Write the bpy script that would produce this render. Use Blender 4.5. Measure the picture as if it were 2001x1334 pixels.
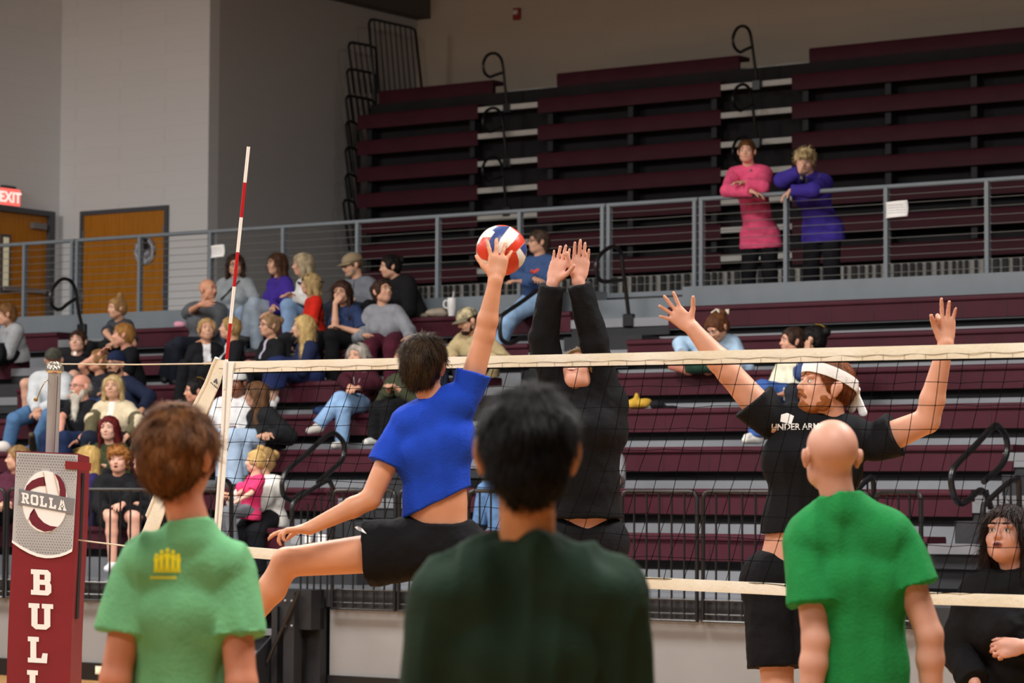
import bpy, math, random
import numpy as np
from mathutils import Vector, Matrix
from mathutils.bvhtree import BVHTree

SC = bpy.context.scene
for _o in list(bpy.data.objects):
    bpy.data.objects.remove(_o)

# ------------------------------------------------------------------ camera
W, H, F = 2001.0, 1334.0, 5500.0
CAM_Z = 1.6
PITCH = math.atan(303.0 / F)
ROLL = 0.005
_cd = bpy.data.cameras.new('camera')
CAM = bpy.data.objects.new('camera', _cd)
SC.collection.objects.link(CAM)
_fw = Vector((0, math.cos(PITCH), math.sin(PITCH)))
_rt = Vector((1, 0, 0))
_up = _rt.cross(_fw)
CR = _rt * math.cos(ROLL) - _up * (-math.sin(ROLL))
CR = (_rt * math.cos(ROLL) + _up * math.sin(ROLL)).normalized()
CU = (_up * math.cos(ROLL) - _rt * math.sin(ROLL)).normalized()
CF = _fw
_m = Matrix(((CR.x, CU.x, -CF.x, 0), (CR.y, CU.y, -CF.y, 0), (CR.z, CU.z, -CF.z, CAM_Z), (0, 0, 0, 1)))
CAM.matrix_world = _m
_cd.lens = F / W * 36.0
_cd.sensor_width = 36.0
_cd.clip_start = 0.5
_cd.clip_end = 200
_cd.dof.use_dof = True
_cd.dof.focus_distance = 14.0
_cd.dof.aperture_fstop = 5.0
SC.camera = CAM
C0 = Vector((0, 0, CAM_Z))

# ------------------------------------------------------------------ light
SC.view_settings.view_transform = 'Standard'
SC.view_settings.look = 'None'
SC.view_settings.gamma = 1.0
SC.view_settings.use_curve_mapping = False
SC.view_settings.exposure = 0.0
_w = bpy.data.worlds.new('gym_world')
SC.world = _w
_w.use_nodes = True
_w.node_tree.nodes['Background'].inputs['Color'].default_value = (0.9, 0.93, 1.0, 1)
_w.node_tree.nodes['Background'].inputs['Strength'].default_value = 0.07

# stands frame: a along the benches (to the right and nearer), q into the stands
AU = Vector((0.8171, -0.5765, 0)).normalized()
AN = Vector((-AU.y, AU.x, 0))
AROT = math.atan2(AU.y, AU.x)


def ST(a, q, z):
    v = AU * a + AN * q
    return Vector((v.x, v.y, z))


def lamp(a, q, z, w, h, e, col=(1.0, 0.98, 0.95)):
    l = bpy.data.lights.new('high_bay_lamp', 'AREA')
    l.shape = 'RECTANGLE'
    l.size = w
    l.size_y = h
    l.energy = e
    l.color = col
    o = bpy.data.objects.new('high_bay_lamp', l)
    SC.collection.objects.link(o)
    o.location = ST(a, q, z)
    o.rotation_euler = (0, 0, AROT)
    l.spread = math.radians(178)
    return o


for _q, _e in ((-5.0, 700), (5.0, 850), (14.0, 1050)):
    for _a in (-25, -14, -3):
        lamp(_a, _q, 8.8, 4.0, 2.0, _e)
        if _q > 10:
            _p = bpy.data.lights.new('bay_fill_light', 'POINT')  # added fill without a fixture, lifts the upper walls and stands
            _p.energy = 420
            _p.shadow_soft_size = 0.5
            _p.color = (1.0, 0.98, 0.95)
            _po = bpy.data.objects.new('bay_fill_light', _p)
            SC.collection.objects.link(_po)
            _po.location = ST(_a, _q, 8.2)


def ray(px, py):
    d = CR * ((px - W / 2) / F) + CU * (-(py - H / 2) / F) + CF
    return d


def PX(px, py, D):
    """point seen at the pixel, D metres along the view axis"""
    return C0 + ray(px, py) * D


def SQ(px, py, q):
    """point seen at the pixel on the upright plane q of the stands"""
    d = ray(px, py)
    t = (q - C0.dot(AN)) / d.dot(AN)
    return C0 + d * t


def aq(p):
    return p.dot(AU), p.dot(AN), p.z


def A_at(px, q, py=700):
    return SQ(px, py, q).dot(AU)


def Z_at(px, py, q):
    return SQ(px, py, q).z


# ------------------------------------------------------------------ materials
_mats = {}


def mat(name, col, rough=0.6, metal=0.0, var=0.0, scale=8.0, bump=0.0, bscale=40.0, spec=0.4,
        emit=0.0, stretch=None, col2=None, sheen=0.0, sss=0.0):
    if name in _mats:
        return _mats[name]
    m = bpy.data.materials.new(name)
    m.use_nodes = True
    nt = m.node_tree
    b = nt.nodes['Principled BSDF']
    b.inputs['Base Color'].default_value = (*col, 1)
    b.inputs['Roughness'].default_value = rough
    b.inputs['Metallic'].default_value = metal
    b.inputs['Specular IOR Level'].default_value = spec
    if sheen:
        b.inputs['Sheen Weight'].default_value = sheen
    if sss:
        b.inputs['Subsurface Weight'].default_value = sss
        b.inputs['Subsurface Radius'].default_value = (0.02, 0.008, 0.004)
        b.inputs['Subsurface Scale'].default_value = 0.6
    if emit:
        b.inputs['Emission Color'].default_value = (*col, 1)
        b.inputs['Emission Strength'].default_value = emit
    tc = nt.nodes.new('ShaderNodeTexCoord')
    mp = nt.nodes.new('ShaderNodeMapping')
    nt.links.new(tc.outputs['Object'], mp.inputs['Vector'])
    if stretch:
        mp.inputs['Scale'].default_value = stretch
    if var > 0 or col2:
        n = nt.nodes.new('ShaderNodeTexNoise')
        n.inputs['Scale'].default_value = scale
        n.inputs['Detail'].default_value = 4
        nt.links.new(mp.outputs['Vector'], n.inputs['Vector'])
        r = nt.nodes.new('ShaderNodeValToRGB')
        nt.links.new(n.outputs['Fac'], r.inputs['Fac'])
        if col2:
            r.color_ramp.elements[0].position = 0.38
            r.color_ramp.elements[1].position = 0.62
            r.color_ramp.elements[0].color = (*col, 1)
            r.color_ramp.elements[1].color = (*col2, 1)
        else:
            r.color_ramp.elements[0].position = 0.3
            r.color_ramp.elements[1].position = 0.7
            r.color_ramp.elements[0].color = (*[max(0, c * (1 - var)) for c in col], 1)
            r.color_ramp.elements[1].color = (*[min(1, c * (1 + var)) for c in col], 1)
        nt.links.new(r.outputs['Color'], b.inputs['Base Color'])
    if bump > 0:
        n2 = nt.nodes.new('ShaderNodeTexNoise')
        n2.inputs['Scale'].default_value = bscale
        n2.inputs['Detail'].default_value = 3
        nt.links.new(mp.outputs['Vector'], n2.inputs['Vector'])
        bp = nt.nodes.new('ShaderNodeBump')
        bp.inputs['Strength'].default_value = bump
        bp.inputs['Distance'].default_value = 0.01
        nt.links.new(n2.outputs['Fac'], bp.inputs['Height'])
        nt.links.new(bp.outputs['Normal'], b.inputs['Normal'])
    _mats[name] = m
    return m


def srgb(h):
    h = h.lstrip('#')
    out = []
    for i in (0, 2, 4):
        c = int(h[i:i + 2], 16) / 255.0
        out.append(c / 12.92 if c <= 0.04045 else ((c + 0.055) / 1.055) ** 2.4)
    return tuple(out)


def cloth(hexc, rough=0.85, var=0.10):
    return mat('cloth_' + hexc, srgb(hexc), rough, var=var, scale=14, bump=0.25, bscale=90, spec=0.15)


def skin(hexc='c99a80'):
    return mat('skin_' + hexc, srgb(hexc), 0.5, var=0.08, scale=9, spec=0.35)


def hairm(h1, h2):
    return mat('hair_' + h1 + h2, srgb(h1), 0.62, col2=srgb(h2), scale=22, stretch=(1, 1, 0.45), bump=0.5,
               bscale=70, spec=0.18)


# ------------------------------------------------------------------ mesh building
class MB:
    def __init__(s):
        s.v = []
        s.f = []
        s.mi = []

    def add(s, vs, fs, mi=0):
        b = len(s.v)
        s.v += [tuple(v) for v in vs]
        s.f += [tuple(i + b for i in f) for f in fs]
        s.mi += [mi] * len(fs)
        return s

    def box(s, p0, p1, mi=0, tf=None, bev=0.0):
        x0, y0, z0 = p0
        x1, y1, z1 = p1
        if bev > 0:
            # chamfered along all vertical and horizontal edges: three nested rings
            b = bev
            rings = []
            for z, i in ((z0, b), (z0 + b, 0), (z1 - b, 0), (z1, b)):
                c = b if i == 0 else 2 * b
                e = i
                X0, X1, Y0, Y1 = x0 + e, x1 - e, y0 + e, y1 - e
                rings.append([(X0 + b, Y0, z), (X1 - b, Y0, z), (X1, Y0 + b, z), (X1, Y1 - b, z),
                              (X1 - b, Y1, z), (X0 + b, Y1, z), (X0, Y1 - b, z), (X0, Y0 + b, z)])
            vs = [v for r in rings for v in r]
            fs = []
            for k in range(3):
                for i in range(8):
                    j = (i + 1) % 8
                    fs.append((k * 8 + i, k * 8 + j, k * 8 + 8 + j, k * 8 + 8 + i))
            fs.append(tuple(range(7, -1, -1)))
            fs.append(tuple(range(24, 32)))
        else:
            vs = [(x0, y0, z0), (x1, y0, z0), (x1, y1, z0), (x0, y1, z0),
                  (x0, y0, z1), (x1, y0, z1), (x1, y1, z1), (x0, y1, z1)]
            fs = [(0, 3, 2, 1), (4, 5, 6, 7), (0, 1, 5, 4), (1, 2, 6, 5), (2, 3, 7, 6), (3, 0, 4, 7)]
        if tf:
            vs = [tf(*v) for v in vs]
        return s.add(vs, fs, mi)

    def tube(s, pts, r, n=8, mi=0, closed=False, caps=True, rs=None):
        pts = [Vector(p) for p in pts]
        N = len(pts)
        base = len(s.v)
        prev = None
        rings = []
        for i, p in enumerate(pts):
            if closed:
                t = (pts[(i + 1) % N] - pts[i - 1])
            elif i == 0:
                t = pts[1] - p
            elif i == N - 1:
                t = p - pts[i - 1]
            else:
                t = (pts[i + 1] - p).normalized() + (p - pts[i - 1]).normalized()
            t = t.normalized() if t.length > 1e-9 else Vector((0, 0, 1))
            if prev is None:
                a = Vector((0, 0, 1)) if abs(t.z) < 0.9 else Vector((1, 0, 0))
                x = t.cross(a).normalized()
            else:
                x = (prev - t * prev.dot(t))
                x = x.normalized() if x.length > 1e-6 else t.orthogonal().normalized()
            prev = x
            y = t.cross(x)
            rr = rs[i] if rs else r
            rings.append([p + (x * math.cos(2 * math.pi * k / n) + y * math.sin(2 * math.pi * k / n)) * rr for k in range(n)])
        vs = [v for rg in rings for v in rg]
        fs = []
        M = N if closed else N - 1
        for i in range(M):
            j = (i + 1) % N
            for k in range(n):
                l = (k + 1) % n
                fs.append((i * n + k, i * n + l, j * n + l, j * n + k))
        if caps and not closed:
            fs.append(tuple(range(n - 1, -1, -1)))
            fs.append(tuple((N - 1) * n + k for k in range(n)))
        return s.add(vs, fs, mi)

    def lathe(s, c, prof, n=24, mi=0, axis=(0, 0, 1)):
        """prof: (radius, height) pairs going up the axis from c"""
        ax = Vector(axis).normalized()
        x = ax.orthogonal().normalized()
        y = ax.cross(x)
        c = Vector(c)
        vs = []
        for (r, h) in prof:
            for k in range(n):
                t = 2 * math.pi * k / n
                vs.append(c + ax * h + (x * math.cos(t) + y * math.sin(t)) * r)
        fs = []
        for i in range(len(prof) - 1):
            for k in range(n):
                l = (k + 1) % n
                fs.append((i * n + k, i * n + l, (i + 1) * n + l, (i + 1) * n + k))
        fs.append(tuple(range(n - 1, -1, -1)))
        fs.append(tuple((len(prof) - 1) * n + k for k in range(n)))
        return s.add(vs, fs, mi)

    def ell(s, c, r, R=None, nu=16, nv=10, mi=0):
        R = R or Matrix.Identity(3)
        c = Vector(c)
        vs = []
        for i in range(nv + 1):
            ph = math.pi * i / nv
            for k in range(nu):
                t = 2 * math.pi * k / nu
                vs.append(c + R @ Vector((r[0] * math.sin(ph) * math.cos(t), r[1] * math.sin(ph) * math.sin(t), -r[2] * math.cos(ph))))
        fs = []
        for i in range(nv):
            for k in range(nu):
                l = (k + 1) % nu
                fs.append((i * nu + k, i * nu + l, (i + 1) * nu + l, (i + 1) * nu + k))
        return s.add(vs, fs, mi)

    def prism(s, poly, o, x, y, d, mi=0):
        """2D outline poly in the frame (o, x, y), pushed along vector d"""
        o, x, y, d = Vector(o), Vector(x), Vector(y), Vector(d)
        n = len(poly)
        vs = [o + x * p[0] + y * p[1] for p in poly] + [o + x * p[0] + y * p[1] + d for p in poly]
        fs = [tuple(range(n)), tuple(range(2 * n - 1, n - 1, -1))]
        for i in range(n):
            j = (i + 1) % n
            fs.append((i, i + n, j + n, j))
        return s.add(vs, fs, mi)

    def build(s, name, mats, parent=None, origin=None, smooth=True, angle=40):
        me = bpy.data.meshes.new(name)
        o = bpy.data.objects.new(name, me)
        SC.collection.objects.link(o)
        org = Vector(origin) if origin is not None else Vector((0, 0, 0))
        base = org
        if parent is not None:
            base = Vector(WP[parent.name]) if parent.name in WP else Vector((0, 0, 0))
            org = base if origin is None else org
        vs = [(v[0] - org.x, v[1] - org.y, v[2] - org.z) for v in s.v]
        me.from_pydata(vs, [], s.f)
        if not isinstance(mats, (list, tuple)):
            mats = [mats]
        for m in mats:
            me.materials.append(m)
        if len(mats) > 1:
            me.polygons.foreach_set('material_index', s.mi)
        if smooth:
            me.polygons.foreach_set('use_smooth', [True] * len(s.f))
            try:
                me.set_sharp_from_angle(angle=math.radians(angle))
            except Exception:
                pass
        me.update()
        if parent is not None:
            o.parent = parent
            o.location = org - base
        else:
            o.location = org
        WP[o.name] = tuple(org)
        return o


WP = {}


def empty(name, loc):
    o = bpy.data.objects.new(name, None)
    o.empty_display_size = 0.1
    SC.collection.objects.link(o)
    o.location = loc
    WP[o.name] = tuple(loc)
    return o


def tag(o, label=None, cat=None, group=None, kind=None):
    if label:
        o['label'] = label
    if cat:
        o['category'] = cat
    if group:
        o['group'] = group
    if kind:
        o['kind'] = kind
    return o


def struct(o):
    o['kind'] = 'structure'
    return o


def copy_tree(o, parent=None):
    c = o.copy()
    SC.collection.objects.link(c)
    if parent is not None:
        c.parent = parent
    WP[c.name] = WP.get(o.name, (0, 0, 0))
    for ch in list(o.children):
        copy_tree(ch, c)
    return c


# ------------------------------------------------------------------ implicit surfaces
def nets(Fd, org, h):
    ins = Fd < 0
    nx, ny, nz = Fd.shape
    s = np.zeros((nx - 1, ny - 1, nz - 1), np.int8)
    for i in (0, 1):
        for j in (0, 1):
            for k in (0, 1):
                s += ins[i:nx - 1 + i, j:ny - 1 + j, k:nz - 1 + k]
    act = (s > 0) & (s < 8)
    ci = np.argwhere(act)
    n = len(ci)
    idx = -np.ones(act.shape, np.int32)
    idx[act] = np.arange(n)
    pos = np.zeros((n, 3))
    cnt = np.zeros(n)
    cor = [(i, j, k) for i in (0, 1) for j in (0, 1) for k in (0, 1)]
    vals = {c: Fd[ci[:, 0] + c[0], ci[:, 1] + c[1], ci[:, 2] + c[2]] for c in cor}
    for c in cor:
        for ax in range(3):
            if c[ax] == 0:
                d = list(c)
                d[ax] = 1
                f0, f1 = vals[c], vals[tuple(d)]
                mk = (f0 < 0) != (f1 < 0)
                t = f0[mk] / (f0[mk] - f1[mk])
                p = np.tile(np.array(c, float), (mk.sum(), 1))
                p[:, ax] += t
                pos[mk] += p
                cnt[mk] += 1
    pos = ci + pos / cnt[:, None]
    quads = []
    for ax in range(3):
        a0 = [slice(None)] * 3
        a1 = [slice(None)] * 3
        a0[ax] = slice(0, -1)
        a1[ax] = slice(1, None)
        i0 = ins[tuple(a0)]
        i1 = ins[tuple(a1)]
        e = np.argwhere(i0 != i1)
        b, c = (ax + 1) % 3, (ax + 2) % 3
        e = e[(e[:, b] > 0) & (e[:, c] > 0) & (e[:, b] < Fd.shape[b] - 1) & (e[:, c] < Fd.shape[c] - 1)]
        fl = i0[e[:, 0], e[:, 1], e[:, 2]]
        def g(db, dc):
            q = e.copy()
            q[:, b] += db
            q[:, c] += dc
            return idx[q[:, 0], q[:, 1], q[:, 2]]
        q = np.stack([g(-1, -1), g(0, -1), g(0, 0), g(-1, 0)], 1)
        q[~fl] = q[~fl][:, ::-1]
        quads.append(q)
    quads = np.concatenate(quads)
    quads = quads[(quads >= 0).all(1)]
    return pos * h + np.array(org), quads


def unit(v):
    v = np.array(v, float)
    return v / (np.linalg.norm(v) + 1e-12)


class SDF:
    """smooth union of round cones and ellipsoids, meshed as one surface"""

    def __init__(s):
        s.p = []

    def cap(s, a, b, ra, rb=None, k=0.02, flat=None, fs=1.0, cut=None, sub=False):
        a = np.array(a, float)
        b = np.array(b, float)
        rb = ra if rb is None else rb
        s.p.append(('c', a, b, ra, rb, k, None if flat is None else unit(flat), fs, cut, sub))
        return s

    def ell(s, c, r, R=None, k=0.02, cut=None, sub=False):
        """R: rows are the local axes in world space"""
        s.p.append(('e', np.array(c, float), np.array(r, float), np.eye(3) if R is None else np.array(R, float), 0, k, None, 1, cut, sub))
        return s

    def mesh(s, h, trim=None, noise=None):
        lo = np.full(3, 1e9)
        hi = np.full(3, -1e9)
        bb = []
        for p in s.p:
            if p[0] == 'c':
                r = max(p[3], p[4])
                if p[7] > 1:
                    r *= p[7]
                l, u = np.minimum(p[1], p[2]) - r, np.maximum(p[1], p[2]) + r
            else:
                e = np.abs(p[3]).T @ p[2]
                e = np.minimum(e, p[2].max())
                l, u = p[1] - e, p[1] + e
            bb.append((l - p[5] - 2 * h, u + p[5] + 2 * h))
            if not p[9]:
                lo = np.minimum(lo, l)
                hi = np.maximum(hi, u)
        lo -= 3 * h
        hi += 3 * h
        n = np.ceil((hi - lo) / h).astype(int) + 1
        G = np.full(n, 0.06, np.float32)
        for p, (l, u) in zip(s.p, bb):
            i0 = np.clip(np.floor((l - lo) / h).astype(int), 0, n - 1)
            i1 = np.clip(np.ceil((u - lo) / h).astype(int) + 1, 1, n)
            if (i1 <= i0).any():
                continue
            X = (lo[0] + h * np.arange(i0[0], i1[0]))[:, None, None].astype(np.float32)
            Y = (lo[1] + h * np.arange(i0[1], i1[1]))[None, :, None].astype(np.float32)
            Z = (lo[2] + h * np.arange(i0[2], i1[2]))[None, None, :].astype(np.float32)
            X, Y, Z = np.broadcast_arrays(X, Y, Z)
            if p[0] == 'c':
                _, a, b, ra, rb, k, fl, fs, cut, sub = p
                px, py, pz = X - a[0], Y - a[1], Z - a[2]
                ba = b - a
                if fl is not None:
                    w = (px * fl[0] + py * fl[1] + pz * fl[2]) * (1.0 / fs - 1)
                    px, py, pz = px + w * fl[0], py + w * fl[1], pz + w * fl[2]
                    ba = ba + fl * (ba.dot(fl) * (1.0 / fs - 1))
                L2 = ba.dot(ba) + 1e-12
                t = np.clip((px * ba[0] + py * ba[1] + pz * ba[2]) / L2, 0, 1)
                dx, dy, dz = px - ba[0] * t, py - ba[1] * t, pz - ba[2] * t
                d = np.sqrt(dx * dx + dy * dy + dz * dz) - (ra + (rb - ra) * t)
                if fs < 1:
                    d = d * (0.5 + 0.5 * fs)
            else:
                _, c, r, R, _, k, _, _, cut, sub = p
                px, py, pz = X - c[0], Y - c[1], Z - c[2]
                lx = px * R[0, 0] + py * R[0, 1] + pz * R[0, 2]
                ly = px * R[1, 0] + py * R[1, 1] + pz * R[1, 2]
                lz = px * R[2, 0] + py * R[2, 1] + pz * R[2, 2]
                k0 = np.sqrt((lx / r[0]) ** 2 + (ly / r[1]) ** 2 + (lz / r[2]) ** 2)
                k1 = np.sqrt((lx / r[0] ** 2) ** 2 + (ly / r[1] ** 2) ** 2 + (lz / r[2] ** 2) ** 2) + 1e-6
                d = k0 * (k0 - 1) / k1
                d = np.where(k0 < 0.3, -min(r), d)
            if cut:
                for (cp, cn) in cut:
                    cn = unit(cn)
                    d = np.maximum(d, (X - cp[0]) * cn[0] + (Y - cp[1]) * cn[1] + (Z - cp[2]) * cn[2])
            sl = G[i0[0]:i1[0], i0[1]:i1[1], i0[2]:i1[2]]
            if sub:
                hh = np.clip(0.5 - 0.5 * (d + sl) / k, 0, 1)
                sl[...] = sl * (1 - hh) - d * hh + k * hh * (1 - hh)
            else:
                hh = np.clip(0.5 + 0.5 * (sl - d) / k, 0, 1)
                sl[...] = sl * (1 - hh) + d * hh - k * hh * (1 - hh)
        if trim:
            X = (lo[0] + h * np.arange(n[0]))[:, None, None]
            Y = (lo[1] + h * np.arange(n[1]))[None, :, None]
            Z = (lo[2] + h * np.arange(n[2]))[None, None, :]
            for (cp, cn) in trim:
                cn = unit(cn)
                G = np.maximum(G, ((X - cp[0]) * cn[0] + (Y - cp[1]) * cn[1] + (Z - cp[2]) * cn[2]).astype(np.float32))
        v, q = nets(G, lo, h)
        if noise is not None and len(v):
            v = noise(v, q)
        return v, q


def vnormals(v, q):
    a, b, c, d = v[q[:, 0]], v[q[:, 1]], v[q[:, 2]], v[q[:, 3]]
    fn = np.cross(c - a, d - b)
    n = np.zeros_like(v)
    for i in range(4):
        np.add.at(n, q[:, i], fn)
    return n / (np.linalg.norm(n, axis=1)[:, None] + 1e-12)


def hsh(ix, iy, iz, seed=0):
    x = np.sin(ix * 127.1 + iy * 311.7 + iz * 74.7 + seed * 13.7) * 43758.5453
    return x - np.floor(x)


def vnoise(p, sc, seed=0):
    p = p * sc
    i = np.floor(p)
    f = p - i
    f = f * f * (3 - 2 * f)
    r = 0
    for dx in (0, 1):
        for dy in (0, 1):
            for dz in (0, 1):
                w = (f[:, 0] if dx else 1 - f[:, 0]) * (f[:, 1] if dy else 1 - f[:, 1]) * (f[:, 2] if dz else 1 - f[:, 2])
                r = r + w * hsh(i[:, 0] + dx, i[:, 1] + dy, i[:, 2] + dz, seed)
    return r * 2 - 1


def np_obj(name, v, q, mats, parent=None, mi=None, smooth=True, origin=None):
    me = bpy.data.meshes.new(name)
    o = bpy.data.objects.new(name, me)
    SC.collection.objects.link(o)
    org = np.zeros(3)
    if parent is not None:
        org = np.array(WP.get(parent.name, (0, 0, 0)), float)
    elif origin is not None:
        org = np.array(origin, float)
    vv = (np.asarray(v, float) - org).astype(np.float32)
    k = q.shape[1]
    me.vertices.add(len(vv))
    me.vertices.foreach_set('co', vv.ravel())
    me.loops.add(q.size)
    me.loops.foreach_set('vertex_index', q.astype(np.int32).ravel())
    me.polygons.add(len(q))
    me.polygons.foreach_set('loop_start', np.arange(0, q.size, k, dtype=np.int32))
    if not isinstance(mats, (list, tuple)):
        mats = [mats]
    for m in mats:
        me.materials.append(m)
    if mi is not None:
        me.polygons.foreach_set('material_index', np.asarray(mi, np.int32))
    if smooth:
        me.polygons.foreach_set('use_smooth', np.ones(len(q), bool))
    me.update(calc_edges=True)
    me.validate()
    if parent is not None:
        o.parent = parent
        o.location = (0, 0, 0)
    else:
        o.location = org
    WP[o.name] = tuple(org)
    return o


def tri_area(v, q):
    return np.linalg.norm(np.cross(v[q[:, 2]] - v[q[:, 0]], v[q[:, 3]] - v[q[:, 1]]), axis=1)


def strands(v, q, n, length, width, flow, seed=0, lift=0.15, segs=3, wave=0.0):
    """thin ribbons lying over the surface, following flow(points)->directions"""
    rng = np.random.default_rng(seed)
    ar = tri_area(v, q)
    fi = rng.choice(len(q), n, p=ar / ar.sum())
    w = rng.random((n, 4))
    w /= w.sum(1)[:, None]
    p = sum(v[q[fi, i]] * w[:, i:i + 1] for i in range(4))
    nn = vnormals(v, q)[q[fi, 0]]
    d = flow(p)
    d = d + rng.normal(0, 0.25, d.shape)
    d -= nn * (d * nn).sum(1)[:, None]
    d /= np.linalg.norm(d, axis=1)[:, None] + 1e-9
    L = length * (0.6 + 0.8 * rng.random(n))[:, None]
    sd = np.cross(d, nn)
    ph = rng.random((n, 1)) * 6.28
    pts = []
    for i in range(segs + 1):
        t = i / segs
        pts.append(p + d * L * t + nn * (0.002 + lift * L * math.sin(t * 2.2)) + sd * wave * L * np.sin(ph + t * 5))
    V, Q = [], []
    for i in range(segs + 1):
        ww = width * (1 - 0.8 * i / segs)
        V.append(pts[i] - sd * ww / 2)
        V.append(pts[i] + sd * ww / 2)
    V = np.stack(V, 1).reshape(-1, 3)
    base = np.arange(n)[:, None] * (2 * (segs + 1))
    for i in range(segs):
        Q.append(np.concatenate([base + 2 * i, base + 2 * i + 1, base + 2 * i + 3, base + 2 * i + 2], 1))
    return V, np.concatenate(Q)


def join(*vq):
    V, Q, b = [], [], 0
    for v, q in vq:
        V.append(v)
        Q.append(q + b)
        b += len(v)
    return np.concatenate(V), np.concatenate(Q)


def decal(name, polys, target, o, x, y, m, parent, lift=0.003, grid=0.012, fall=None):
    """flat marking pressed onto a surface: polys in metres in the frame (o,x,y)"""
    me = target.data
    off = Vector(WP[target.name])
    vs = [v.co + off for v in me.vertices]
    bvh = BVHTree.FromPolygons(vs, [tuple(p.vertices) for p in me.polygons])
    x, y = Vector(x).normalized(), Vector(y).normalized()
    nrm = x.cross(y).normalized()
    import bmesh
    bm = bmesh.new()
    for poly in polys:
        vv = [bm.verts.new((p[0], p[1], 0)) for p in poly]
        try:
            bm.faces.new(vv)
        except Exception:
            pass
    xs = [p[0] for poly in polys for p in poly]
    ys = [p[1] for poly in polys for p in poly]
    for ax, (l, u) in ((0, (min(xs), max(xs))), (1, (min(ys), max(ys)))):
        t = l + grid
        while t < u:
            no = (1, 0, 0) if ax == 0 else (0, 1, 0)
            bmesh.ops.bisect_plane(bm, geom=bm.verts[:] + bm.edges[:] + bm.faces[:], plane_co=(t if ax == 0 else 0, t if ax == 1 else 0, 0), plane_no=no)
            t += grid
    for v in bm.verts:
        p = Vector(o) + x * v.co.x + y * v.co.y
        hit = bvh.ray_cast(p + nrm * 0.3, -nrm, 0.6)
        v.co = (hit[0] + nrm * lift) if hit[0] is not None else p
    bmesh.ops.recalc_face_normals(bm, faces=bm.faces)
    mb = MB()
    bm.verts.index_update()
    mb.add([v.co.copy() for v in bm.verts], [[v.index for v in f.verts] for f in bm.faces])
    bm.free()
    return mb.build(name, m, parent)


def text_polys(s, size, bold=0.0):
    """outline letters as flat polygons from the built-in font"""
    cu = bpy.data.curves.new('t', 'FONT')
    cu.body = s
    cu.size = size
    cu.offset = bold
    cu.resolution_u = 2
    ob = bpy.data.objects.new('t', cu)
    SC.collection.objects.link(ob)
    bpy.context.view_layer.update()
    me = ob.to_mesh()
    P = [[(me.vertices[i].co.x, me.vertices[i].co.y) for i in p.vertices] for p in me.polygons]
    ob.to_mesh_clear()
    bpy.data.objects.remove(ob)
    bpy.data.curves.remove(cu)
    return P


# slab letters on a 10 x 12 grid made of rectangles and wedges
SLAB = {
    'B': [[(0, 0), (8.4, 0), (10, 1.5), (10, 2.3), (0, 2.3)], [(1.2, 2.3), (4.3, 2.3), (4.3, 9.7), (1.2, 9.7)],
          [(7, 2.3), (10, 2.3), (10, 4.9), (7, 4.9)], [(4.3, 4.9), (10, 4.9), (9.3, 6.1), (9.7, 7.3), (4.3, 7.3)],
          [(6.7, 7.3), (9.7, 7.3), (9.7, 9.7), (6.7, 9.7)], [(0, 9.7), (9.7, 9.7), (9.7, 10.6), (8.2, 12), (0, 12)]],
    'U': [[(0, 12), (0, 9.8), (4.6, 9.8), (4.6, 12)], [(5.6, 12), (5.6, 9.8), (10.4, 9.8), (10.4, 12)],
          [(1.2, 9.8), (1.2, 1.6), (3, 0), (7.4, 0), (9.2, 1.6), (9.2, 9.8), (6.6, 9.8), (6.6, 2.4), (3.8, 2.4), (3.8, 9.8)]],
    'L': [[(0, 12), (0, 9.8), (5.2, 9.8), (5.2, 12)], [(1.2, 9.8), (1.2, 2.2), (4, 2.2), (4, 9.8)],
          [(0, 2.2), (0, 0), (9, 0), (9.4, 4.6), (7, 4.6), (6.4, 2.2)]],
    'R': [[(0, 0), (5, 0), (5, 2), (0, 2)], [(1.2, 2), (3.8, 2), (3.8, 10), (1.2, 10)],
          [(0, 12), (0, 10), (6.6, 10), (6.6, 7.2), (3.8, 7.2), (3.8, 5.2), (8, 5.2), (9.4, 6.6), (9.4, 10.6), (8, 12)],
          [(4.6, 5.2), (7.2, 5.2), (8.8, 2), (10.2, 2), (10.2, 0), (6.8, 0)]],
    'O': [[(1.6, 0), (8.4, 0), (10, 1.8), (10, 2.6), (0, 2.6), (0, 1.8)], [(1.6, 12), (0, 10.2), (0, 9.4), (10, 9.4), (10, 10.2), (8.4, 12)],
          [(0, 2.6), (2.8, 2.6), (2.8, 9.4), (0, 9.4)], [(7.2, 2.6), (10, 2.6), (10, 9.4), (7.2, 9.4)]],
    'A': [[(0, 0), (4.2, 0), (4.2, 2), (0, 2)], [(6.2, 0), (10.6, 0), (10.6, 2), (6.2, 2)],
          [(1, 2), (3.4, 2), (6.2, 12), (3.6, 12)], [(7, 2), (9.6, 2), (7, 12), (4.8, 12)], [(3, 3.6), (7.6, 3.6), (7.2, 5.4), (3.4, 5.4)]],
}


def slab_polys(ch, x0, y0, h):
    k = h / 12.0
    return [[(x0 + p[0] * k, y0 + p[1] * k) for p in poly] for poly in SLAB[ch]]

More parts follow.
